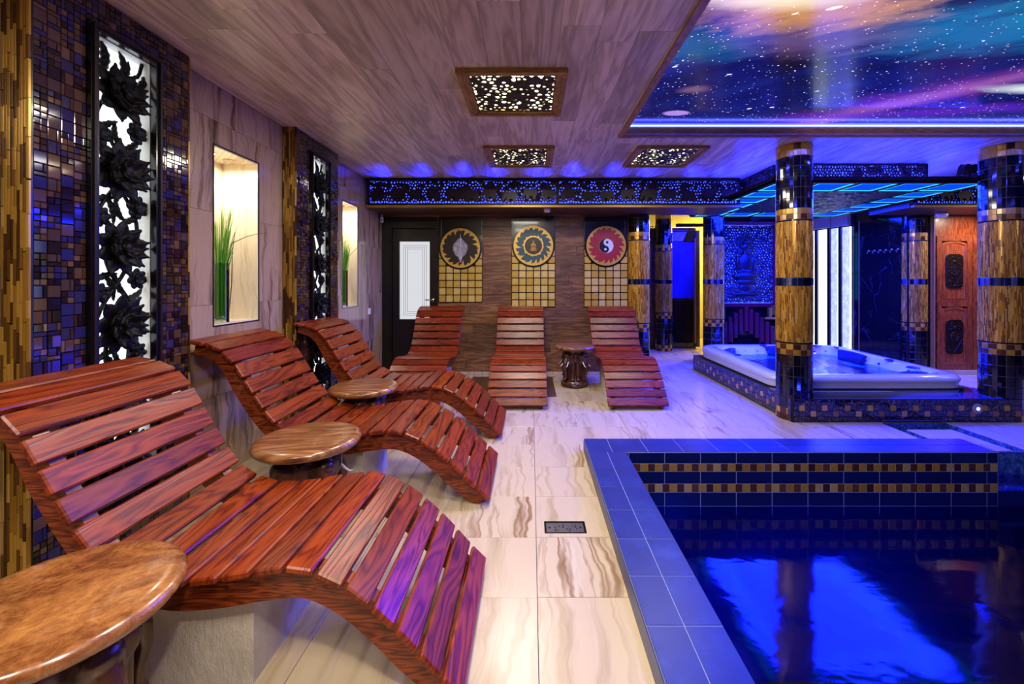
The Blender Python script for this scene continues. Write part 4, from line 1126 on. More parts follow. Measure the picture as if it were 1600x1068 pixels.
# channels and inlet beside the curb
b = MB(); b.plate(3.14, 3.75, 3.19, 3.85, -.20, -.06, []); b.build('channel_bed', 'pebble mosaic', t)
for bx in ((3.15, 3.74, 3.835, 3.842, -.07, -.004), (3.145, 3.152, 3.2, 3.84, -.07, -.004), (3.738, 3.745, 3.2, 3.84, -.07, -.004), (3.228, 3.233, 3.2, 3.66, -.07, -.004), (3.233, 3.62, 3.66, 3.664, -.07, -.004), (3.617, 3.622, 3.2, 3.66, -.07, -.004)):
    MB().box(*bx).build('channel_wall', 'pebble mosaic', t)
MB().box(3.225, 3.70, 3.185, 3.2, -.3, -.004).build('inlet_wall', 'pebble mosaic', t)
MB().box(3.695, 3.705, 2.94, 3.2, -.3, -.004).build('inlet_wall', 'pebble mosaic', t)
MB().box(3.225, 3.70, 2.95, 3.2, -.3, -.24).build('inlet_bed', 'pebble mosaic', t)
wb = MB(); wb.add([(.650, -1.59, WZ), (3.70, -1.59, WZ), (3.70, 2.944, WZ), (.650, 2.944, WZ)], [(0, 1, 2, 3)])
wt = tag(wb.build('pool_water', 'pool water', None, None, True, None, False), 'dark still water of the swimming pool with deep blue light in it', 'water')
def ripple(nm, x0, x1, y0, y1, z, amp, mat):
    n, m = 30, 14; vs = [(x0+(x1-x0)*i/n, y0+(y1-y0)*j/m, z+amp*(sin(9*i/n*3+4*j/m)+.7*sin(17*j/m+5*i/n*2.3))) for i in range(n+1) for j in range(m+1)]
    fs = [(i*(m+1)+j, (i+1)*(m+1)+j, (i+1)*(m+1)+j+1, i*(m+1)+j+1) for i in range(n) for j in range(m)]
    b = MB(); b.add(vs, fs); return b.build(nm, mat, None, 180, True, None, False)
tag(ripple('inlet_water', 3.231, 3.694, 2.945, 3.184, -.172, .004, 'inlet water'), 'rippling blue inlet water right of the pool curb end', 'water')
# added underwater lamps: unseen round fittings that light the pool blue
for k, (x, y, z, dx, dy, dz, pw_) in enumerate(((.70, 1.9, -.85, .75, .8, -.12, 26), (2.2, -.9, -.7, -.1, 1, -.22, 60), (3.64, 1.4, -.9, -.9, .55, -.1, 0))):
    if not pw_: continue
    d = Vector((dx, dy, dz)).normalized()
    la = bpy.data.lights.new('added_pool_lamp', 'SPOT'); la.energy = pw_*2.4; la.color = (.01, .03, 1.0); la.spot_size = radians(62); la.spot_blend = .8; la.shadow_soft_size = .06
    lo = bpy.data.objects.new('added_pool_lamp', la); COL.objects.link(lo); lo.location = (x, y, z); lo.rotation_euler = d.to_track_quat('-Z', 'Y').to_euler(); lo.parent = t
    b = MB(); q = d.to_track_quat('Z', 'Y').to_matrix().to_4x4(); b.lathe([(.02, -.05), (.085, -.04), (.09, -.02), (.07, -.015)], 24, Matrix.Translation((x, y, z)) @ q); b.build('lamp_housing', 'steel', t, 40)

# ================================================================ HOT TUB ON ITS TILED PLINTH
tp = thing('tub_plinth', 'low mosaic plinth of black veined and gold tiles carrying the hot tub', 'plinth', (0, 0, 0))
px0, px1, py0, py1, pz = 2.36, 4.43, 3.85, 6.2, .205
b = MB(); b.plate(px0, px1, py0, py1, 0, pz, []); b.build('plinth_core', 'grout dark', tp)
rg = random.Random(1); pt = {}
def pl(mat, mx_key, sx, sy, sz):
    k = (mat, mx_key)
    if k not in pt: pt[k] = MB().cbox(0, 0, 0, sx, sy, sz, .001).mesh('plinth_tile', mat)[0]
    return pt[k]
p = .0515
for i in range(40):
    for j in range(4):
        x = px0+.01+p*(i+.5)
        if x > px1: continue
        mt = 'veined black'
        if j == 2 and i % 4 == 1: mt = 'gold tile' if rg.random() < .5 else 'brown tile flat'
        if j == 1 and i % 4 == 3: mt = 'brown tile flat'
        inst('plinth_tile', pl(mt, 'f', p-.003, .008, p-.003), tp, (x, py0-.002, p*(j+.5)))
bb = {'veined black': MB(), 'brown tile flat': MB()}
for i in range(45):
    for j in range(4):
        mt = 'brown tile flat' if (j == 2 and i % 4 == 1) or (j == 1 and i % 4 == 3) else 'veined black'
        bb[mt].cbox(px0-.002, py0+.01+p*(i+.5), p*(j+.5), .008, p-.003, p-.003, .001)
for mt, b in bb.items(): b.build('side_tiles', mt, tp, kind='stuff')
b = MB()
for i in range(40):
    for j in range(8):
        b.cbox(px0+.01+p*(i+.5), py0+.005+p*(j+.5), pz+.002+rg.uniform(-.0004, .0004), p-.003, p-.003, .006, .001)
b.build('top_tiles', 'black tile', tp, kind='stuff')
m = to((4.03, py0-.006, .125), (1, 0, 0), (0, 0, 1), (0, -1, 0))
tl = thing('plinth_lamp', 'round blue-centred lamp set in the front of the tub plinth', 'lamp', (4.03, py0-.006, .125))
m0 = to((0, 0, 0), (1, 0, 0), (0, 0, 1), (0, -1, 0))
b = MB(); b.lathe([(.046, 0), (.046, .006), (.038, .010), (.020, .007)], 28, m0); b.build('lamp_ring', plain('rose plastic', 'a98a95', .4), tl, 40)
b = MB()
for r in (.026, .034): b.tube([(r*cos(2*pi*k/24), r*sin(2*pi*k/24), .010) for k in range(25)], .0022, 5, m0)
b.build('lamp_ribs', bpy.data.materials['rose plastic'], tl, 60, kind='stuff')
b = MB(); b.lathe([(.016, .0), (.016, .009), (.009, .014)], 20, m0); b.build('lamp_lens', glow('lens blue', (.25, .4, 1), 2.2), tl, 40)
# spill ledge over the channel
MB().cbox(3.445, py0-.016, .022, .57, .03, .012, .003).build('spill_ledge', 'steel', tp)
# tub
tb = thing('hot_tub', 'white hot tub with dark blue headrests on a mosaic plinth', 'hot tub', (3.375, 5.165, pz+.005))
def rrect(hx, hy, r, n=14, bul=0):
    o = []
    for q, (sx, sy) in enumerate(((1, 1), (-1, 1), (-1, -1), (1, -1))):
        for k in range(n):
            a = pi/2*(q+k/(n-1)); o.append((sx*(hx-r)+r*cos(a), sy*(hy-r)+r*sin(a)))
        # straight side toward next corner
        nx, ny = ((-1, 1), (-1, -1), (1, -1), (1, 1))[q]
        a = pi/2*(q+1); p0 = (sx*(hx-r)+r*cos(a), sy*(hy-r)+r*sin(a)); p1 = (nx*(hx-r)+r*cos(a), ny*(hy-r)+r*sin(a))
        for k in range(1, n):
            tt = k/n; o.append((p0[0]+(p1[0]-p0[0])*tt, p0[1]+(p1[1]-p0[1])*tt))
    return o
HX, HY = .975, .985
def loop(hx, hy, r, z, wob=0):
    L = rrect(hx, hy, r); out = []
    for i, (x, y) in enumerate(L):
        a = math.atan2(y, x); s = 1-wob*(.5-.5*cos(8*a)); zz = z
        out.append((x*s, y*s, zz+.018*(y/HY)*(1 if z > .1 else 0)))
    return out
LP = [loop(HX-.03, HY-.03, .2, 0), loop(HX-.012, HY-.012, .21, .012), loop(HX-.012, HY-.012, .21, .062), loop(HX-.006, HY-.006, .21, .066), loop(HX-.006, HY-.006, .21, .074), loop(HX, HY, .22, .078), loop(HX, HY, .22, .112),
      loop(HX-.01, HY-.01, .22, .132), loop(HX-.035, HY-.035, .22, .145), loop(HX-.09, HY-.09, .2, .150), loop(HX-.13, HY-.13, .2, .146, .03), loop(HX-.16, HY-.16, .2, .125, .06), loop(HX-.20, HY-.20, .2, .03, .09), loop(HX-.23, HY-.23, .2, -.02, .10),
      loop(HX-.45, HY-.45, .2, -.05, .08), loop(HX-.50, HY-.50, .2, -.12, .05)]
b = MB(); b.loft(LP, False, True); b.build('tub_shell', 'tub white', tb, 45, False)
def rest(x, y, a, w_, h_, tilt):
    b = MB(); m = Matrix.Translation((x, y, .085)) @ Matrix.Rotation(a, 4, 'Z') @ Matrix.Rotation(tilt, 4, 'X')
    pol = [(-w_/2, h_/2), (-w_*.42, -h_/2), (w_*.42, -h_/2), (w_/2, h_/2), (w_*.3, h_/2+.012), (0, h_/2+.016), (-w_*.3, h_/2+.012)]
    b.prism(pol[::1], -.01, .035, m @ Matrix.Rotation(pi/2, 4, 'X'), .012); b.build('headrest', 'pillow', tb, 50)
rest(.13, .80, 0, .46, .13, -.15); rest(.74, .30, -pi/2, .46, .13, -.15); rest(-.66, .66, pi/4, .3, .10, -.1); rest(.55, -.80, pi, .3, .08, -.1)
for x, y, r in ((.62, .78, .05), (-.1, .84, .045), (-.82, .1, .04), (.80, -.2, .045), (.72, -.6, .06), (-.78, .45, .045), (-.80, -.25, .04), (.80, .66, .03)):
    b = MB(); b.lathe([(r, 0), (r, .008), (r*.8, .014), (r*.3, .014)], 20, Matrix.Translation((x, y, .147+.018*y/HY))); b.build('control_knob', 'tub jet', tb, 40)
for k in range(9):
    x = -.55+.16*k; m = to((x, .765, .09), (1, 0, 0), (0, 0, 1), (0, -1, 0)); b = MB(); b.lathe([(.014, 0), (.014, .008), (.006, .008)], 14, m); b.build('water_jet', 'tub jet', tb, 40)
for k in range(6):
    y = .5-.2*k; m = to((.765, y, .085), (0, 1, 0), (0, 0, 1), (-1, 0, 0)); b = MB(); b.lathe([(.014, 0), (.014, .008), (.006, .008)], 14, m); b.build('water_jet', 'tub jet', tb, 40)
bd = MB()   # small raised chrome marks on the rounded left corner, too small to read
for k in range(5):
    a = pi*.93+.055*k; m = Matrix.Translation((-HX+.20+.2*cos(a)*1.02-.022, .70-.052*k, .132)) @ Matrix.Rotation(-.5, 4, 'Y')
    bd.cbox(0, 0, .0, .006, .026, .022, .002, m)
bd.build('rim_marks', 'chrome', tb, kind='stuff')
wv = ripple('tub_water', 2.53, 4.22, 4.33, 6.02, .272, .004, 'tub water'); tag(wv, 'lit blue water in the hot tub', 'water')
wv.location.z = .262
la = bpy.data.lights.new('tub_lamp', 'POINT'); la.energy = 130; la.color = (.02, .14, 1); la.shadow_soft_size = .08
lo = bpy.data.objects.new('tub_lamp', la); COL.objects.link(lo); lo.parent = tb; lo.location = (.1, .15, -.03)

# ================================================================ LIT CANOPY OVER THE TUB
cn = thing('tub_canopy', 'square canopy of blue lit glass panels hung over the hot tub', 'canopy', (0, 0, 0))
cx0, cx1, cy0, cy1, cz = 2.42, 4.64, 4.25, 6.5, 2.255
b = MB(); b.plate(cx0, cx1, cy0, cy1, cz+.012, cz+.055, []); b.build('canopy_deck', 'carved dark wood', cn)
for o, z0, z1 in ((0, .0, .03), (-.012, .026, .05), (-.02, .046, .062)):
    b = MB(); b.plate(cx0+o, cx1-o, cy0+o, cy1-o, cz+z0, cz+z1, [(cx0+o+.02, cx1-o-.02, cy0+o+.02, cy1-o-.02)]); b.build('canopy_edge', 'carved dark wood', cn)
pn = .42; PM = MB().box(-.5, .5, -.5, .5, 0, .004).mesh('light_glass', 'cyan glow')[0]
def lightpanel(x0, x1, y0, y1):
    o = MB(); frame(o, x0+.008, x1-.008, y0+.008, y1-.008, .014, cz+.002, cz+.014, lambda u, v, q: (u, v, q)); fo = o.build('panel_frame', 'carved dark wood', cn)
    MB().box(x0+.02, x1-.02, y0+.02, y1-.02, cz+.0105, cz+.0125).build('light_glass', 'cyan glow', cn)
    o = MB(); frame(o, x0+.024, x1-.024, y0+.024, y1-.024, .035, cz+.0085, cz+.0100, lambda u, v, q: (u, v, q)); o.build('bright_border', 'cyan line', cn)
nx = 5; sx = (cx1-cx0-.04)/nx; ny = 5; sy = (cy1-cy0-.04-2*pn)/4
for k in range(nx):
    x0 = cx0+.02+sx*k; lightpanel(x0, x0+sx, cy0+.02, cy0+.02+pn); lightpanel(x0, x0+sx, cy1-.02-pn, cy1-.02)
for k in range(4):
    y0 = cy0+.02+pn+sy*k; lightpanel(cx0+.02, cx0+.02+pn, y0, y0+sy); lightpanel(cx1-.02-pn, cx1-.02, y0, y0+sy)
n = 36; vs = []; rg = random.Random(4)
X0, X1_, Y0, Y1_ = cx0+.02+pn, cx1-.02-pn, cy0+.02+pn, cy1-.02-pn
for i in range(n+1):
    for j in range(n+1):
        e = 0 if i in (0, n) or j in (0, n) else rg.uniform(-.014, .010)
        vs.append((X0+(X1_-X0)*i/n, Y0+(Y1_-Y0)*j/n, cz+.005+e))
b = MB(); b.add(vs, [(i*(n+1)+j, (i+1)*(n+1)+j, (i+1)*(n+1)+j+1, i*(n+1)+j+1) for i in range(n) for j in range(n)]); b.build('rock_panel', 'lava rock', cn, 60)
# upper carved box up to the ceiling
ux0, ux1, uy0 = 2.66, 4.24, 4.55
b = MB(); b.plate(ux0, ux1, uy0+.04, 6.3, cz+.055, HC-.002, []); b.build('upper_box', 'carved dark wood', cn)
def upfrieze(wid, mx, seed):
    b = MB(); frame(b, -wid/2, wid/2, 0, .205, .014, 0, .045, lambda u, v, q: tuple(mx @ Vector((u, v, q)))); b.build('frieze_frame', 'carved dark wood', cn)
    b = MB(); b.box(-wid/2+.01, wid/2-.01, .01, .195, .004, .006, mx); b.build('backlight', 'frieze blue', cn)
    rg = random.Random(seed); bl = [(rg.uniform(-wid/2, wid/2), rg.uniform(.03, .17), rg.uniform(.04, .09), rg.uniform(.03, .06)) for k in range(int(wid*9))]
    def hole(x, y):
        y += .1
        if any(((x-a)/c)**2+((y-d)/e)**2 < 1 for a, d, c, e in bl): return 0
        return rg.uniform(.45, .72)
    b = MB(); fret(b, wid-.02, .185, .03, hole, .014, mx @ Matrix.Translation((0, .1, .015)), seed, dome=.016); b.build('pierced_panel', 'carved dark wood', cn)
upfrieze(ux1-ux0, to(((ux0+ux1)/2, uy0+.04, cz+.07), (1, 0, 0), (0, 0, 1), (0, -1, 0)), 31)
upfrieze(1.7, to((ux0, uy0+.04+.85, cz+.07), (0, -1, 0), (0, 0, 1), (-1, 0, 0)), 32)
MB().cbox(3.3, uy0-.02, cz+.066, .5, .05, .012, .003).build('ledge_slat', 'beam gold', cn)
# carved elephant standing at the right front corner of the canopy
et = tag(MB().prism([(p[0]*.2, p[1]*.2) for p in ELE], -.03, .03, to((4.46, 4.32, cz+.062+.068), (-1, 0, 0), (0, 0, 1), (0, 1, 0)), .012).build('elephant_carving', 'carved dark wood'), 'small dark carved elephant on the right front corner of the tub canopy', 'carving')
# blue led tube along the top of the canopy, washing the ceiling
b = MB(); b.plate(cx0+.04, cx1-.04, cy0+.04, cy1-.04, cz+.064, cz+.072, [(cx0+.052, cx1-.052, cy0+.052, cy1-.052)]); b.build('led_tube', 'led blue strong', cn)

for z_, rx_, en, sz_ in ((cz-.006, 0, 600, 1.9), (cz+.10, pi, 80, 2.1)):
    la = bpy.data.lights.new('canopy_lamp', 'AREA'); la.size = sz_; la.energy = en; la.color = (.003, .010, 1.0) if rx_ == 0 else (.01, .01, 1.0)
    lo = bpy.data.objects.new('canopy_lamp', la); COL.objects.link(lo); lo.parent = cn; lo.location = ((cx0+cx1)/2, (cy0+cy1)/2, z_); lo.rotation_euler = (rx_, 0, 0)
# ================================================================ BEHIND THE TUB
# ---- backlit pierced panel with a seated figure
wall_alc = struct(MB().box(3.0, 4.95, 7.25, 7.4, 0, HC).build('wall_alcove', 'black marble'))
bp = thing('backlit_figure_panel', 'blue backlit pierced panel with a seated meditating figure, behind the hot tub', 'wall panel', (3.62, 7.24, .90))
W, H = .92, 1.33
fn = lambda u, v, q: (u, -q, v)
b = MB(); frame(b, -W/2-.05, W/2+.05, -.05, H+.05, .06, 0, .07, fn); b.build('panel_frame', 'wine red', bp)
MB().box(-W/2, W/2, -.008, -.004, 0, H).build('backlight', 'frieze blue', bp)
MB().box(-W/2+.012, -W/2+.09, -.058, -.052, .03, H-.03).build('light_strip', 'buddha strip', bp)
rg = random.Random(8)
def bh(x, y):
    yy = y
    if abs(x) < .12 and -.5 < yy < .15: return 0 if rg.random() < .85 else .4
    if abs(x) < .30 and -.55 < yy < -.38: return 0
    if (x/.15)**2+((yy-.33)/.2)**2 < 1: return 0
    return rg.uniform(.25, .5) if rg.random() > .25 else 0
b = MB(); fret(b, W-.02, H-.03, .044, bh, .014, to((0, -.03, H/2), (1, 0, 0), (0, 0, 1), (0, -1, 0)), 44, dome=.01); b.build('pierced_panel', plain('figure panel', '07081f', .35), bp)
b = MB(); m3 = to((0, -.045, H/2), (1, 0, 0), (0, 0, 1), (0, -1, 0))
for c, r in (((0, .30, .0), (.065, .08, .04)), ((0, .385, 0), (.032, .04, .03)), ((0, .20, 0), (.035, .05, .03)), ((0, .02, 0), (.115, .19, .04)), ((-.13, .03, .0), (.04, .13, .03)), ((.13, .03, 0), (.04, .13, .03)), ((-.07, -.12, .02), (.10, .03, .025)), ((.07, -.12, .02), (.10, .03, .025)), ((0, -.2, .01), (.22, .07, .05)), ((0, -.30, 0), (.20, .045, .04)), ((0, -.40, 0), (.11, .09, .03)), ((0, -.50, 0), (.25, .04, .04)), ((-.07, .3, 0), (.014, .035, .02)), ((.07, .3, 0), (.014, .035, .02))):
    b.ell(c, r, 14, 10, m3)
me = remesh(b, 'seated_figure', 'carved dark wood', .010); me.materials[0] = bpy.data.materials['figure panel']; inst('seated_figure', me, bp)
# ---- stepped cascade of wine-red and gold slabs below it
sc_ = thing('stepped_cascade', 'stepped wine-red and gold upright slabs below the blue backlit panel', 'wall ornament', (3.62, 7.24, 0))
for k in range(11):
    x = -.44+.088*k; q = abs(k-5)/5; ztop = .86-.34*q**1.2; L = .42
    MB().cbox(x, -.05-.012*(k % 2), ztop-L/2+.0, .062, .06, L, .006).build('slab', 'wine red', sc_)
    MB().cbox(x+.043, -.03, ztop-L/2-.05, .02, .03, L*.8, .004).build('slat_strip', 'brown tile flat' if k % 3 else 'black tile', sc_)
for x, zt, L, n in ((-.40, .83, .36, 4), (.40, .84, .16, 6)):
    for k in range(n): MB().cbox(x-.05+.026*k, -.1, zt-L/2-(.0 if k < 3 else -.03), .024, .02, L, .002).build('gold_bar', 'gold sticks', sc_)
for x in (.40,): MB().cbox(x, -.1, .66, .2, .024, .035, .003).build('check_band', 'checker tile', sc_)
MB().box(-.55, .55, -.008, 0, 0, .84).build('cascade_back', 'black tile', sc_)
# ---- angled wall: black marble, backlit bubble panels, hooks
A = Vector((5.2, 5.93, 0)); D = Vector((-.3, 1, 0)).normalized(); Nn = Vector((-D.y, D.x, 0))   # Nn faces the tub
dl = Vector((-.3, 1, 0)).length
wm = to(A, D, (0, 0, 1), Nn)
b = MB(); b.box(-.05, 1.6*dl, 0, HC, -.12, -.012, wm); wall_ang = struct(b.build('wall_angled', 'grout dark'))
us = [0, .2*dl, .4*dl, .587*dl, .707*dl]; vs_ = [0, .28, .84, 1.40, 1.96, HC]
for i in range(4):
    for j in range(5):
        b = MB(); b.cbox((us[i]+us[i+1])/2, (vs_[j]+vs_[j+1])/2, -.006, us[i+1]-us[i]-.003, vs_[j+1]-vs_[j]-.003, .012, .001, wm); b.build('marble_tile', 'black marble', wall_ang)
b = MB(); b.box(.587*dl-.006, .587*dl+.006, 0, 2.2, 0, .008, wm); b.build('gold_edge', 'beam gold', wall_ang)
bw = thing('bubble_wall', 'upright backlit white bubble panels between black posts, right behind the hot tub', 'light panel', A)
w0 = to((0, 0, 0), D, (0, 0, 1), Nn)
u = .715*dl
b = MB(); b.box(u-.006, 1.55*dl, 0, 2.14, -.010, .01, w0); b.build('panel_back', 'black lacquer', bw)
def at_px(px):
    r = (px-830)/665; return (5.2-5.93*r)/(r+.3)*dl
for q, (pa, pb_) in enumerate(((1331.5, 1318.5), (1312, 1301), (1293, 1281), (1277, 1270), (1262, 1248))):
    ua, ub = at_px(pa), at_px(pb_)
    b = MB(); b.box(ua, ub, .05, 2.13, .012, .03, w0); b.build('bubble_panel', 'bubble panel' if q < 2 else 'wave glow', bw)
    b = MB(); b.box(ua, ua+.012, .05, 2.13, .012, .036, w0); b.build('bright_edge', 'wave glow', bw)
    b = MB(); b.cbox(ub+.03, 1.08, .03, .05, 2.12, .05, .005, w0); b.build('black_post', 'black lacquer', bw)
b = MB(); b.cbox((u+1.55*dl)/2, 2.24, .03, 1.55*dl-u, .18, .08, .004, w0); b.build('top_box', plain('pale box', 'b9b48f', .4), bw)
b = MB(); b.box(at_px(1303)-.004, at_px(1303)+.004, 2.15, 2.33, .069, .0715, w0); b.build('box_joint', 'black lacquer', bw)
hk = thing('hook_rail', 'row of small chrome hooks on the black marble wall', 'hook rail', A)
b = MB(); b.cbox(.26*dl, 1.725, .006, .44*dl, .012, .01, .002, w0); b.build('rail', 'black lacquer', hk)
HK = MB(); HK.tube([(0, 0, 0), (0, .0, .025), (0, -.02, .04), (0, -.035, .03), (0, -.028, .018)], .006, 7); HK.ell((0, .004, .006), (.014, .014, .006), 10, 6)
hme = HK.mesh('hook', 'chrome', 60, False)[0]
for k in range(6):
    o = inst('hook', hme, hk); o.matrix_local = w0 @ Matrix.Translation(((.07+.075*k)*dl, 1.725, .01))
# ---- shower seen through the passage
sh = thing('shower_screen', 'blue lit glass shower screen over dark tiles, deep in the passage', 'shower screen', (2.25, 8.1, 0))
for k in range(6):
    for j in range(3): MB().cbox(.16+.125*k, .03, .15+.31*j, .122, .02, .307, .002).build('screen_tile', 'black tile', sh)
MB().box(.10, .90, .045, .08, 0, 2.3).build('screen_core', 'grout dark', sh)
MB().box(.10, .86, .028, .034, .96, 2.02).build('blue_glass', plain('shower blue', '1a1ad8', .2), sh)
for k in range(7): MB().box(.10+.12*k, .104+.12*k, .024, .029, .96, 2.02).build('glass_rib', bpy.data.materials['shower blue'], sh)
MB().cbox(.50, .03, 2.14, .82, .03, .22, .004).build('screen_head', 'black tile', sh)
MB().cbox(.04, .0, 1.14, .10, .07, 2.28, .006).build('door_post', 'soffit wood', sh)
MB().cbox(.91, -.02, 1.14, .06, .07, 2.2, .006).build('side_post', 'soffit wood', sh)
MB().cbox(.865, -.02, 1.10, .03, .04, 2.0, .004).build('pale_post', 'brown tile flat', sh)
b = MB()
for k in range(5): b.tube([(-.06+.05*k+.022*cos(a*pi/5)-.0, 0, 2.31+.022*sin(a*pi/5)) for a in range(11)], .006, 6)
b.build('scroll_ornament', 'carved dark wood', sh, 60, kind='stuff')
la = bpy.data.lights.new('shower_lamp', 'AREA'); la.energy = 14; la.color = (.02, .02, 1); la.size = .5
lo = bpy.data.objects.new('shower_lamp', la); COL.objects.link(lo); lo.parent = sh; lo.location = (.62, -.42, 2.25); lo.rotation_euler = (radians(35), 0, 0)
fx = MB(); fx.cbox(.62, -.42, 2.29, .5, .1, .05, .006); fx.build('lamp_housing', 'carved dark wood', sh)
yl = thing('added_room_lamp', 'added unseen yellow ceiling lamp in the room beyond the passage', 'lamp', (4.25, 8.7, 2.385))  # lamp added out of sight to give the yellow light here
b = MB(); b.lathe([(.10, .0), (.14, .05), (.14, .135)], 28); b.build('lamp_body', glow('yellow lamp', (1, .78, .15), 9), yl, 40)
b = MB(); b.lathe([(.145, .10), (.145, .135)], 28); b.build('lamp_ring', 'chrome', yl, 40)
la = bpy.data.lights.new('added_room_light', 'POINT'); la.energy = 130; la.color = (1, .80, .10); la.shadow_soft_size = .15
lo = bpy.data.objects.new('added_room_light', la); COL.objects.link(lo); lo.parent = yl; lo.location = (0, -.0, -.15)

# ================================================================ FLOOR DRAIN, MAT
dr = thing('floor_drain', 'small rectangular steel floor drain grate by the pool curb', 'drain', (.175, 2.204, -.008))
b = MB(); frame(b, -.107, .107, -.054, .054, .010, -.002, .0085, lambda u, v, q: (u, v, q)); b.build('drain_rim', 'black lacquer', dr)
hs = [(-.085, -.075, -.006, .006), (.075, .085, -.006, .006)]+[(x-.004, x+.004, y-.004, y+.004) for x, y in ((-.05, -.015), (-.05, .004), (-.05, -.03), (-.038, -.022), (-.03, .012), (-.008, .02), (-.008, .004), (.008, -.012), (.022, -.028), (.026, -.014), (.04, .012), (.055, .004), (.055, .02), (.06, -.012))]
b = MB(); b.plate(-.096, .096, -.043, .043, .0, .006, hs); b.build('drain_grate', 'steel', dr)
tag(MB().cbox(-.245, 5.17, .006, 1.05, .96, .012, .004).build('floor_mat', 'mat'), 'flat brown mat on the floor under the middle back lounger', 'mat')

# ================================================================ WAVE LOUNGERS
PROF = [(0, .045), (-.085, .125), (-.205, .245), (-.325, .345), (-.435, .407), (-.54, .434), (-.68, .424), (-.84, .400), (-.99, .398), (-1.12, .443), (-1.21, .527), (-1.30, .662), (-1.385, .80), (-1.455, .875), (-1.535, .918), (-1.66, .945)]
LW, NSL = .635, 20
def make_lounger(label, group):
    t = thing('wave_lounger', label, 'lounger', (0, 0, 0), 0, group)
    at, L = spline(PROF, 0)
    pit = L/NSL; rg = random.Random(2)
    SL = MB().cbox(0, 0, 0, pit-.017, LW, .022, .005).mesh('slat', 'slat wood')[0]
    for k in range(NSL):
        s = (k+.5)*pit; p, tg = at(s); n = Vector((-tg.y, tg.x)); n = -n if n.y < 0 and abs(n.y) > .01 else n
        n = Vector((tg.y, -tg.x)) if Vector((tg.y, -tg.x)).y > 0 else Vector((-tg.y, tg.x))
        c = p - n*.011
        o = inst('slat', SL, t, (c.x, LW/2, c.y)); o.rotation_euler = (0, -math.atan2(tg.y, tg.x), 0)
    # two curved side frames
    for y in (.045, LW-.09):
        top, bot = [], []
        N = 56
        for i in range(N):
            s = L*.002+(L*.985)*i/(N-1); p, tg = at(s); n = Vector((tg.y, -tg.x)) if Vector((tg.y, -tg.x)).y > 0 else Vector((-tg.y, tg.x))
            q = i/(N-1); d = .100 if .1 < q < .8 else (.075+.025*q/.1 if q <= .1 else .1-.04*(q-.8)/.2)
            a = p-n*.022; c = p-n*(.022+d)
            top.append((a.x, max(a.y, .0))); bot.append((c.x, max(c.y, .0)))
        b = MB(); fs = []
        lo_ = [[(top[i][0], y, top[i][1]), (top[i][0], y+.045, top[i][1]), (bot[i][0], y+.045, bot[i][1]), (bot[i][0], y, bot[i][1])] for i in range(N)]
        b.loft(lo_, True, True); b.build('side_frame', 'frame wood', t, 50, False)
    # cross rails
    MB().cbox(-.075, LW/2, .05, .035, LW-.1, .06, .004).build('foot_rail', 'frame wood', t)
    MB().cbox(-1.60, LW/2, .872, .05, LW-.1, .035, .004).build('head_rail', 'frame wood', t)
    # rough stone block that carries the seat
    nx_, ny_, nz_ = 16, 14, 10; x0, x1, y0, y1, z0, z1 = -1.17, -.735, .10, LW-.10, 0, .285
    bm = bmesh.new(); bmesh.ops.create_cube(bm, size=1); bmesh.ops.subdivide_edges(bm, edges=bm.edges, cuts=11, use_grid_fill=True)
    from mathutils import noise as mn
    for v in bm.verts:
        x, y, z = v.co; px, py, pz_ = x0+(x+.5)*(x1-x0), y0+(y+.5)*(y1-y0), z0+(z+.5)*(z1-z0)
        d = Vector((x, y, 0)); k = mn.noise(Vector((px*14, py*14, pz_*9)))*.006+mn.noise(Vector((px*40, py*40, pz_*30)))*.003
        if abs(z) < .499: px += k*(1 if x > 0 else -1)*(abs(x) > .49); py += k*(1 if y > 0 else -1)*(abs(y) > .49)
        if z > .49: pz_ += -.012+k + (.0)*x
        v.co = (px, py, pz_)
    me = bpy.data.meshes.new('stone_block'); bm.to_mesh(me); bm.free(); me.materials.append(M['rough stone']); me.shade_smooth(); me.set_sharp_from_angle(angle=radians(50))
    inst('stone_block', me, t)
    return t
lg = make_lounger('large slatted wooden wave lounger nearest the camera, purple light on its foot', 'wave loungers along the marble wall')
lg.location = (-.19, 1.245, 0); lg.scale = (.935, 1, 1)
FX = -.225
for lb, y in (('slatted wooden wave lounger, second from the camera along the marble wall', 2.392), ('slatted wooden wave lounger, third from the camera along the marble wall', 3.40)):
    o = copy_tree(lg); o.location = (FX, y, 0); o['label'] = lb; o.scale = (1.035 if y < 3 else 1.012, 1, 1)
for lb, x in (('slatted wave lounger against the back wall in front of the dark door', -1.20), ('slatted wave lounger in the middle of the back wall, on the brown mat', -.14), ('slatted wave lounger against the back wall below the yin-yang panel', 1.062)):
    o = copy_tree(lg); o['label'] = lb; o['group'] = 'wave loungers along the back wall'
    o.scale = (.965, .95, 1); o.rotation_euler = (0, 0, -pi/2); o.location = (x-LW*.95/2, 4.19, 0)

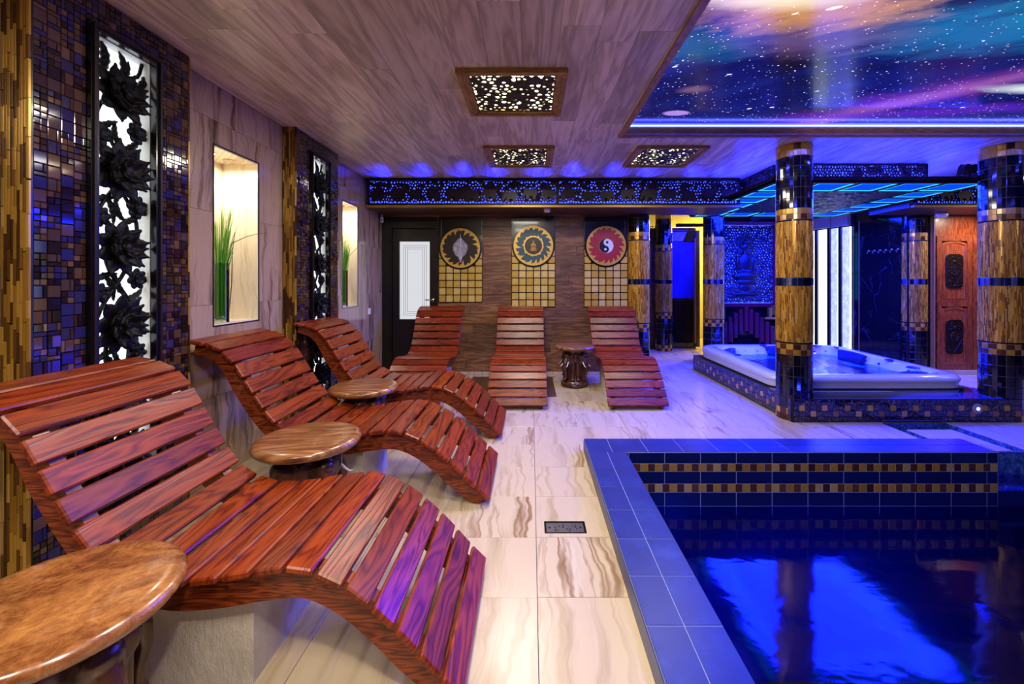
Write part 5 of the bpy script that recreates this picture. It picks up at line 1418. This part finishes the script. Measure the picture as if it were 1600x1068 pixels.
# ================================================================ ELEPHANT TABLES
def elephant_mesh():
    b = MB()
    b.ell((0, .0, .33), (.062, .055, .075), 16, 12); b.ell((0, .030, .365), (.045, .035, .035), 14, 10)
    b.tube([(0, .035, .33), (0, .062, .28), (0, .070, .22), (0, .055, .16), (0, .05, .115), (0, .075, .09)], [.036, .030, .025, .020, .017, .015], 10)
    for s in (-1, 1):
        b.ell((s*.075, -.012, .345), (.040, .014, .062), 12, 10, Matrix.Translation((s*.0, 0, 0)))
        b.tube([(s*.05, -.02, .30), (s*.055, -.02, .18), (s*.055, -.018, .10), (s*.058, -.008, .07)], [.030, .026, .026, .032], 10)
        b.ell((s*.034, .042, .352), (.009, .007, .010), 8, 6)
    b.ell((0, -.04, .24), (.08, .04, .17), 14, 10)
    return remesh(b, 'elephant_carving', 'carved brown', .006)
EM = elephant_mesh()
def make_table(label, top, tusks=True):
    t = thing('elephant_table', label, 'side table')
    b = MB(); R = .248; b.lathe([(R-.04, .452), (R-.012, .456), (R-.002, .468), (R, .478), (R-.006, .490), (R-.02, .4975), (R-.045, .50)], 72); b.build('table_top', top, t, 40, False)
    b = MB(); b.lathe([(.02, 0), (.150, 0), (.165, .012), (.165, .03), (.158, .042), (.150, .058), (.126, .078), (.112, .10), (.104, .14), (.098, .25), (.105, .36), (.135, .42), (.16, .44), (.165, .454)], 40); b.build('table_base', 'carved brown', t, 40, False)
    b = MB()
    for k in range(26): b.ell((.153*cos(2*pi*k/26), .153*sin(2*pi*k/26), .046), (.014, .014, .011), 8, 6)
    b.build('base_beading', 'carved brown', t, 60, False, kind='stuff')
    TK = MB(); TK.tube([(0, 0, 0), (.0, .028, -.035), (.0, .046, -.05), (0, .062, -.052)], [.007, .0065, .005, .002], 7); tm = TK.mesh('tusk', 'ivory', 60, False)[0]
    for k in range(4):
        a = pi/4+k*pi/2
        e = inst('elephant_carving', EM, t, (0, 0, 0)); e.matrix_local = Matrix.Rotation(a, 4, 'Z') @ Matrix.Translation((0, .115, .012))
        for s in ((-1, 1) if tusks else ()):
            u = inst('tusk', tm, e); u.matrix_local = Matrix.Translation((s*.034, .038, .302)) @ Matrix.Rotation(-s*.25, 4, 'Z')
    return t
t1 = make_table('round burl-topped carved table at the front left, nearest the camera', 'burl wood', False); t1.location = (-1.16, 1.045, 0); t1.rotation_euler.z = .55; t1['group'] = 'carved elephant tables between the loungers'
t1.scale = (1, 1, 1)
t2 = make_table('round carved table between the first and second loungers from the camera', 'round top wood'); t2.location = (-1.115, 2.13, 0); t2.rotation_euler.z = .2; t2['group'] = t1['group']
for lb, x, y, rz in (('round carved table between the second and third loungers from the camera', -1.25, 3.19, .1), ('round dark elephant table by the back wall, between the middle and right loungers', .53, 5.21, .0)):
    o = copy_tree(t2); o['label'] = lb; o.location = (x, y, 0); o.rotation_euler.z = rz
